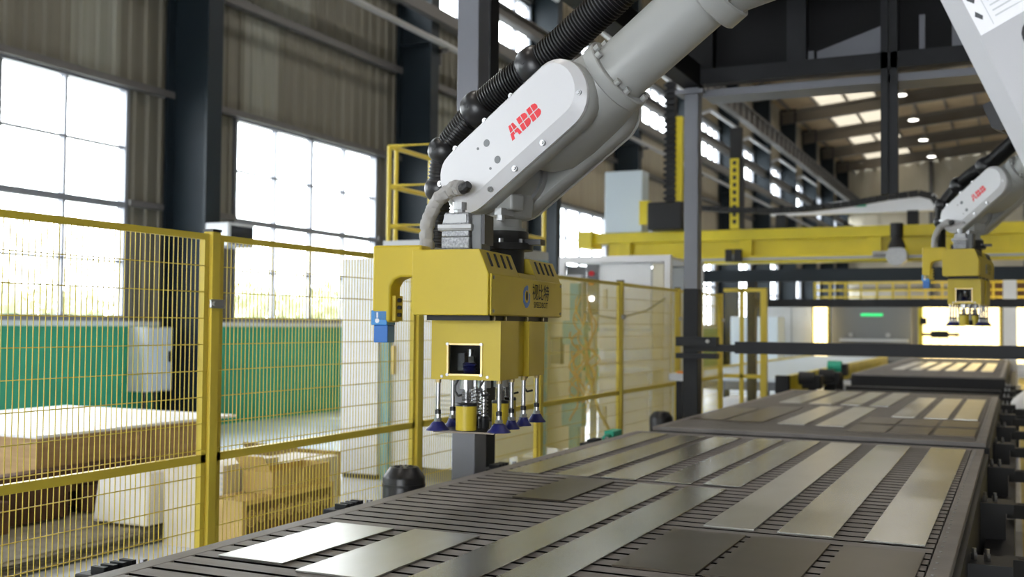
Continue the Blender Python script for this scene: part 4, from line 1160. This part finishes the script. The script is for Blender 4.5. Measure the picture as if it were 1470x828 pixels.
t = thing('valve_stand', 'pale teal valve stand draped with curly orange hoses behind fence', 'stand', (-4.5, 11.4, 0))
P('post', MB().box(-4.53, -4.43, 11.2, 11.3, 0, 2.1), 'teal_post', t)
P('post', MB().box(-4.36, -4.30, 11.4, 11.46, 0, 1.75), 'alu_profile', t)
P('valve_box', MB().box(-4.56, -4.30, 11.05, 11.2, 1.42, 1.68), 'teal_post', t, bevel=.01)
P('valve_box', MB().box(-4.56, -4.32, 11.05, 11.2, .52, .78), 'teal_post', t, bevel=.01)
P('screen_box', MB().box(-4.72, -4.60, 11.1, 11.2, 1.2, 1.5), 'machine_grey', t)
rh = random.Random(11)
for k in range(9):
    x0 = -4.50 + .30 * rh.random(); y0 = 11.0 + .1 * rh.random()
    zt = 1.3 + .7 * rh.random(); n = 26; rad = .05 + .09 * rh.random(); ph = rh.random() * 6
    pth = [(x0 + rad * math.sin(ph + i * .55) * (.4 + .6 * i / n), y0 - .02 - .03 * math.cos(i * .9), zt - (zt - .35 - .4 * rh.random() * 0) * i / n * (.8 if k % 2 else .55)) for i in range(n)]
    P('orange_hose', MB().tube(pth, .0095, 6), 'hose_orange', t, smooth=60)
P('yellow_hose', MB().tube([(-4.3, 11.1, 1.45), (-4.27, 11.05, 1.2), (-4.2, 11.0, 1.0), (-4.1, 11.0, .7), (-3.95, 11.0, .45)], .018, 8), 'brass', t, smooth=60)

t = thing('cream_partition', 'cream partition screen behind the orange hoses', 'screen', (-5.2, 12.3, 0))
P('panel', MB().box(-5.62, -4.86, 12.28, 12.32, .12, 2.2), 'cabinet_cream', t)
P('frame', MB().box(-5.66, -5.62, 12.26, 12.34, 0, 2.25).box(-4.86, -4.82, 12.26, 12.34, 0, 2.25).box(-5.62, -4.86, 12.26, 12.34, 2.2, 2.25), 'alu_profile', t)
t = thing('sensor_post', 'short dark post with a white sensor box beside the far grey column', 'sensor', (-3.2, 11.0, 0))
P('post', MB().box(-3.235, -3.165, 10.97, 11.03, 0, 1.06), 'frame_dark', t)
P('sensor_box', MB().box(-3.30, -3.10, 10.9, 11.1, 1.06, 1.14), 'cabinet_grey', t, bevel=.01)
P('indicator', MB().box(-3.22, -3.14, 10.95, 11.02, 1.14, 1.165), 'alarm_orange', t)

# ------------------------------------------------------------------ roller conveyor and yellow gantry
t = thing('roller_conveyor', 'pale roller conveyor with yellow side frame left of the far tables', 'conveyor', (-4.4, 15.3, 0))
P('bed', MB().box(-5.4, -3.45, 17.6, 32.6, .60, .74), 'machine_grey', t)
mb = MB()
for k in range(90): mb.cyl((-5.38, 17.7 + k * .165, .74), (-3.47, 17.7 + k * .165, .74), .07, seg=8)
o = P('rollers', mb, 'machine_blue_white', t, smooth=50); o['kind'] = 'stuff'
P('side_frame', MB().box(-3.45, -3.36, 17.6, 32.6, .52, .84), 'gantry_yellow', t)
P('side_frame', MB().box(-5.48, -5.4, 17.6, 32.6, .52, .84), 'gantry_yellow', t)
for y in (18, 22, 26, 30):
    P('leg', MB().box(-3.47, -3.37, y, y + .1, 0, .52), 'frame_dark', t); P('leg', MB().box(-5.48, -5.38, y, y + .1, 0, .52), 'frame_dark', t)
P('end_block', MB().box(-3.5, -3.3, 17.4, 17.6, .45, .86), 'table_dark', t)
for k, (x, y, z, lab) in enumerate(((-3.05, 18.2, .85, 'nearer'), (-2.95, 19.6, .85, 'middle'), (-3.05, 21.2, .95, 'farther'))):
    d = thing('roller_drive', 'small black gear drive beside the roller conveyor, %s of three' % lab, 'drive', (x, y, 0), group='gear drives beside the roller conveyor')
    P('gear_box', MB().box(x - .15, x + .15, y - .15, y + .15, z - .22, z), 'table_dark', d, bevel=.02)
    P('motor_can', MB().cyl((x - .2, y - .1, z - .05), (x + .05, y - .1, z - .05), .11, seg=14), 'connector_green' if k == 2 else 'table_dark', d)
    P('stand', MB().box(x - .06, x + .06, y - .06, y + .06, 0, z - .22), 'table_dark', d)
t = thing('low_white_unit', 'low white unit on floor beside the start of the roller conveyor', 'cabinet', (-3.75, 16.6, 0))
P('body', MB().box(-4.1, -3.5, 16.3, 17.0, .05, .55), 'cabinet_white', t, bevel=.02)
P('foot', MB().box(-4.05, -3.55, 16.35, 16.95, 0, .05), 'machine_dark', t)

GY = 22.0
t = thing('yellow_gantry', 'long yellow gantry bridge spanning the hall above the far tables', 'gantry', (-2, GY, 0))
P('top_beam', MB().box(-8.3, 6.5, GY - .15, GY + .35, 3.40, 3.62), 'gantry_yellow', t, bevel=.01)
P('web_beam', MB().box(-8.0, 6.5, GY, GY + .25, 3.08, 3.40), 'gantry_yellow', t)
P('lower_beam', MB().box(-8.0, 6.5, GY - .2, GY + .3, 2.93, 3.08), 'gantry_yellow', t, bevel=.01)
P('guide_rail', MB().box(-8.0, 6.5, GY - .24, GY - .2, 2.98, 3.03), 'pipe_grey', t)
for x in (-7.6, -5.0, -2.5, 0, 2.5): P('web_stiffener', MB().box(x - .12, x + .12, GY - .12, GY, 3.08, 3.40), 'gantry_yellow', t)
for x in (-7.9, 6.3):
    P('leg', MB().box(x - .2, x + .2, GY - .15, GY + .3, 0, 2.93), 'gantry_yellow', t)
P('end_plate', MB().box(-8.6, -8.3, GY - .3, GY + .4, 3.3, 3.66), 'gantry_yellow', t)
t2 = thing('lift_axis', 'tall black cable chain tower with yellow toothed strip on the gantry', 'lift axis', (-6.45, GY - .3, 3.62))
P('chain_guide', MB().box(-6.62, -6.44, GY - .35, GY - .2, 3.62, 6.75), 'table_dark', t2)
P('rack_strip', MB().box(-6.42, -6.28, GY - .34, GY - .22, 3.9, 6.0), 'gantry_yellow', t2)
for k in range(24): P('chain_link', MB().box(-6.66, -6.40, GY - .40, GY - .36, 3.75 + k * .125, 3.82 + k * .125), 'frame_dark', t2)
P('carriage', MB().box(-6.95, -6.2, GY - .6, GY - .2, 3.62, 4.2), 'table_dark', t2, bevel=.03)
P('carriage_plate', MB().box(-7.15, -6.95, GY - .5, GY - .3, 3.75, 4.25), 'gantry_yellow', t2)
t2 = thing('lift_axis', 'shorter yellow slotted lift strip with black top on the gantry', 'lift axis', (-5.15, GY - .3, 3.62))
P('rack_strip', MB().box(-5.27, -5.08, GY - .36, GY - .22, 3.62, 5.05), 'gantry_yellow', t2)
P('chain_guide', MB().box(-5.27, -5.04, GY - .36, GY - .22, 5.05, 5.68), 'table_dark', t2)
P('chain_guide', MB().box(-5.08, -5.0, GY - .38, GY - .22, 3.62, 5.05), 'table_dark', t2)
for k in range(9): P('slot', MB().box(-5.21, -5.14, GY - .37, GY - .36, 3.72 + k * .15, 3.80 + k * .15), 'ink_black', t2)
o = MB().box(-8.05, -7.2, GY - .15, GY + .3, 3.625, 4.95).build('control_cubicle', 'machine_blue_white', None, (-7.5, GY, 3.62), bevel=.02); o.location = (-7.5, GY, 3.62)
tag(o, 'pale blue control cubicle standing on left end of the yellow gantry', 'cabinet')
wt = thing('white_beam', 'long white beam with small green mark lying on the yellow gantry', 'beam', (-3, GY, 3.9))
P('beam', MB().prism([(-4.5, 3.88), (-1.40, 3.88), (-1.37, 3.92), (-1.37, 4.17), (-1.42, 4.20), (-3.2, 4.12), (-4.5, 3.94)], lambda a, b, h: (a, h, b), GY - .1, GY + .1), 'cabinet_white', wt)
P('support', MB().box(-4.4, -4.2, GY - .1, GY + .1, 3.62, 3.90).box(-1.9, -1.7, GY - .1, GY + .1, 3.62, 3.90), 'table_dark', wt)
P('green_mark', MB().box(-2.85, -2.65, GY - .115, GY - .1, 4.0, 4.1), 'connector_green', wt)
ch = thing('cable_chain', 'long black sagging cable chain in front of the white beam', 'cable chain', (-3.5, GY - .5, 3.8))
pth = [(-6.15, GY - .50, 4.08), (-5.4, GY - .50, 4.0), (-4.5, GY - .50, 3.94), (-3.7, GY - .50, 3.95), (-2.9, GY - .50, 4.02), (-2.2, GY - .50, 4.12), (-1.65, GY - .50, 4.17), (-1.42, GY - .50, 4.10), (-1.3, GY - .50, 3.9), (-1.3, GY - .50, 3.62)]
for i in range(len(pth) - 1):
    a, b = Vector(pth[i]), Vector(pth[i + 1])
    m_ = max(1, int((b - a).length / .16))
    for k in range(m_):
        P('chain_link', MB().bar(a.lerp(b, k / m_), a.lerp(b, (k + .92) / m_), .16, .11), 'table_dark', ch)
dr = thing('gantry_drive', 'silver drive unit hanging on front of the yellow gantry', 'drive', (-1.95, GY - .3, 3.0))
P('motor', MB().cyl((-2.05, GY - .50, 3.35), (-2.05, GY - .50, 3.62), .12, seg=14).cyl((-2.05, GY - .50, 3.15), (-2.05, GY - .50, 3.35), .17, .10, seg=14), 'table_dark', dr)
P('gear', MB().cyl((-2.05, GY - .60, 3.0), (-2.05, GY - .25, 3.0), .19, seg=16).cyl((-2.5, GY - .36, 3.06), (-2.2, GY - .36, 3.06), .05, seg=8), 'cast_alu', dr)
for x, lab in ((-5.2, 'left'), (-.95, 'right')):
    c = thing('rail_clamp', 'dark clamp block on gantry rail toward the %s' % lab, 'clamp', (x, GY - .28, 2.95))
    P('block', MB().box(x - .16, x - .02, GY - .38, GY - .26, 2.95, 3.2).box(x + .02, x + .16, GY - .38, GY - .26, 2.95, 3.2), 'table_dark', c)
    P('pin', MB().box(x - .02, x + .02, GY - .34, GY - .245, 3.0, 3.1), 'pipe_grey', c)

# ------------------------------------------------------------------ far machines
t = thing('far_grey_machine', 'dark grey machine with a green lit line in the far background', 'machine', (-3.5, 36, 0))
P('body', MB().box(-5.3, -2.9, 35, 37, .6, 2.38), 'machine_grey', t, bevel=.03)
P('base', MB().box(-5.2, -3.0, 35.1, 36.9, 0, .6), 'machine_dark', t)
P('green_line', MB().box(-4.4, -3.75, 34.98, 35.0, 2.0, 2.09), 'green_glow', t)
P('shelf', MB().box(-5.0, -3.0, 34.7, 35, 1.22, 1.30), 'cabinet_grey', t)
for x in (-4.7, -3.6): P('knob', MB().cyl((x, 34.95, 1.42), (x, 35, 1.42), .07, seg=10), 'chrome', t)
for k, (x0, x1, z1, m, lab) in enumerate(((-8.0, -6.55, 1.95, 'machine_blue_white', 'left'), (-7.3, -5.75, 2.42, 'cabinet_grey', 'right'))):
    y0 = 33 + 2 * k
    o = thing('far_cabinet', 'pale blue white cabinet in far background, %s of two' % lab, 'cabinet', ((x0 + x1) / 2, y0, 0))
    P('body', MB().box(x0, x1, y0, y0 + 1, .1, z1), m, o, bevel=.02)
    P('plinth', MB().box(x0 + .05, x1 - .05, y0 + .05, y0 + .95, 0, .1), 'machine_dark', o)
    P('door_seam', MB().box((x0 + x1) / 2 - .01, (x0 + x1) / 2 + .01, y0 - .01, y0, .2, z1 - .1), 'machine_grey', o)
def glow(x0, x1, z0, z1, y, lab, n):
    o = thing('glow_curtain', lab, 'curtain', ((x0 + x1) / 2, y, z0))
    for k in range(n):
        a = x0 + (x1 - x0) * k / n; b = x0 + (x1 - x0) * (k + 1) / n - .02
        P('curtain_strip', MB().box(a, b, y + .01 * (k % 2), y + .012 + .01 * (k % 2), z0, z1), 'warm_light', o)  # strips emit their own warm light in place of sun on the curtain
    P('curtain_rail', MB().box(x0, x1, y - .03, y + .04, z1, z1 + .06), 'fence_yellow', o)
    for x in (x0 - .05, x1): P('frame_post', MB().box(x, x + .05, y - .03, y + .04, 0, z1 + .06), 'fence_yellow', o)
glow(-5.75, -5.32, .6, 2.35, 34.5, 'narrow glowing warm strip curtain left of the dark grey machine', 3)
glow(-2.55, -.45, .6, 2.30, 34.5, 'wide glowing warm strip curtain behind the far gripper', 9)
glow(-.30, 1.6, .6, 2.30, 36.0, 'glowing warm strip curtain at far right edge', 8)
t = thing('far_walkway', 'far walkway with yellow railing above the grey machine', 'walkway', (-3, 37, 0))
P('deck', MB().box(-6.2, 2.5, 37.2, 38.4, 2.42, 2.52), 'cabinet_grey', t)
for x in (-6.1, -3.2, -.4, 2.4): P('leg', MB().box(x - .06, x + .06, 37.7, 37.85, 0, 2.42), 'frame_dark', t)
for z in (2.62, 2.85, 3.1): P('railing_bar', MB().box(-6.2, 2.5, 37.2, 37.24, z, z + .06), 'fence_yellow', t)
for k in range(18): P('railing_post', MB().box(-6.2 + k * .5, -6.14 + k * .5, 37.2, 37.24, 2.5, 3.12), 'fence_yellow', t)
o = MB().box(-.35, 0, 33.0, 33.3, 0, 3.2).box(-.45, .1, 32.95, 33.35, 0, .1).build('white_pillar', 'cabinet_white', None, (-.2, 33.1, 0)); o.location = (-.2, 33.1, 0)
tag(o, 'white square pillar in far background at right', 'pillar')
t = thing('far_dark_block', 'tan brick coloured cabinet high behind far gripper at right', 'cabinet', (-.5, 40, 0))
P('body', MB().box(-1.8, 3.0, 40, 41, 2.6, 3.4), 'timber_dark', t)
P('leg', MB().box(-1.7, -1.5, 40.2, 40.5, 0, 2.6).box(2.7, 2.9, 40.2, 40.5, 0, 2.6), 'frame_dark', t)
t = thing('black_fixture', 'small black clamp fixture in front of the wide glowing curtain', 'fixture', (-2.6, 33.6, 0))
P('stand', MB().box(-2.62, -2.5, 33.6, 33.7, 0, 2.25), 'gantry_yellow', t)
P('arm', MB().box(-2.5, -1.5, 33.6, 33.7, 1.42, 1.51).box(-2.25, -1.8, 33.55, 33.75, 1.37, 1.57), 'table_dark', t)
P('block', MB().box(-2.56, -2.38, 33.5, 33.6, 1.75, 1.95), 'table_dark', t)
# white sack lying on the right side beam
n = 14; rings = []
rb = random.Random(4)
for i in range(7):
    zz = .5 + .32 * i / 6; rr = [.10, .17, .19, .18, .15, .10, .04][i]
    rings.append([(.12 + rr * 1.0 * math.cos(2 * PI * k / n) * (1 + .15 * rb.random()), 15.9 + 1.7 * rr * math.sin(2 * PI * k / n) * (1 + .15 * rb.random()), zz) for k in range(n)])
o = MB().loft(rings).build('white_sack', 'bag_white', None, (.1, 15.9, .5), smooth=60); o.location = (.1, 15.9, .5)
tag(o, 'crumpled white sack beside the black brackets at right edge', 'sack')
o = MB().box(-.05, .32, 15.6, 16.2, .44, .5).box(-.02, .02, 15.7, 16.1, 0, .44).box(.26, .3, 15.7, 16.1, 0, .44).build('sack_shelf', 'frame_dark', None, (.1, 15.9, 0)); o.location = (.1, 15.9, 0)
tag(o, 'small dark stand under the crumpled white sack', 'stand')

# trees outside the windows
def tree(x, y, h, label, sd):
    t = thing('outdoor_tree', label, 'tree', (x, y, 0), group='pale trees outside the windows')
    P('trunk', MB().tube([(x, y, -.2), (x + .05, y, h * .5), (x, y + .1, h * .8)], [.14, .10, .05], 8), 'timber_grey', t)
    r = random.Random(sd); mb = MB()
    for k in range(900):
        a, b = r.random() * 2 * PI, math.acos(2 * r.random() - 1); q = r.random() ** .4
        c = Vector((x + 1.3 * q * math.sin(b) * math.cos(a), y + 1.6 * q * math.sin(b) * math.sin(a), h * .68 + h * .34 * q * math.cos(b)))
        u = Vector((r.uniform(-1, 1), r.uniform(-1, 1), r.uniform(-1, 1))).normalized() * .14
        v = u.cross(Vector((r.uniform(-1, 1), r.uniform(-1, 1), r.uniform(-1, 1))).normalized()) * .8
        mb.add([c - u, c + v, c + u, c - v], [(0, 1, 2, 3)])
    o = P('foliage', mb, 'leaf_pale', t); o['kind'] = 'stuff'
for i, (x, y, h, lab) in enumerate(((-16, 11.6, 2.7, 'pale leafy tree outside the leftmost window'), (-17.5, 15.6, 2.3, 'low pale tree outside the leftmost window near its right frame'),
        (-16.5, 20.3, 2.5, 'pale leafy tree outside the second window'), (-17.5, 25.0, 2.7, 'pale tree outside the second window by its right side'))):
    tree(x, y, h, lab, i)
g = MB().box(-60, -11.75, -30, 110, -.3, -.1).build('outdoor_ground', 'concrete_pale'); tag(g, kind='structure')
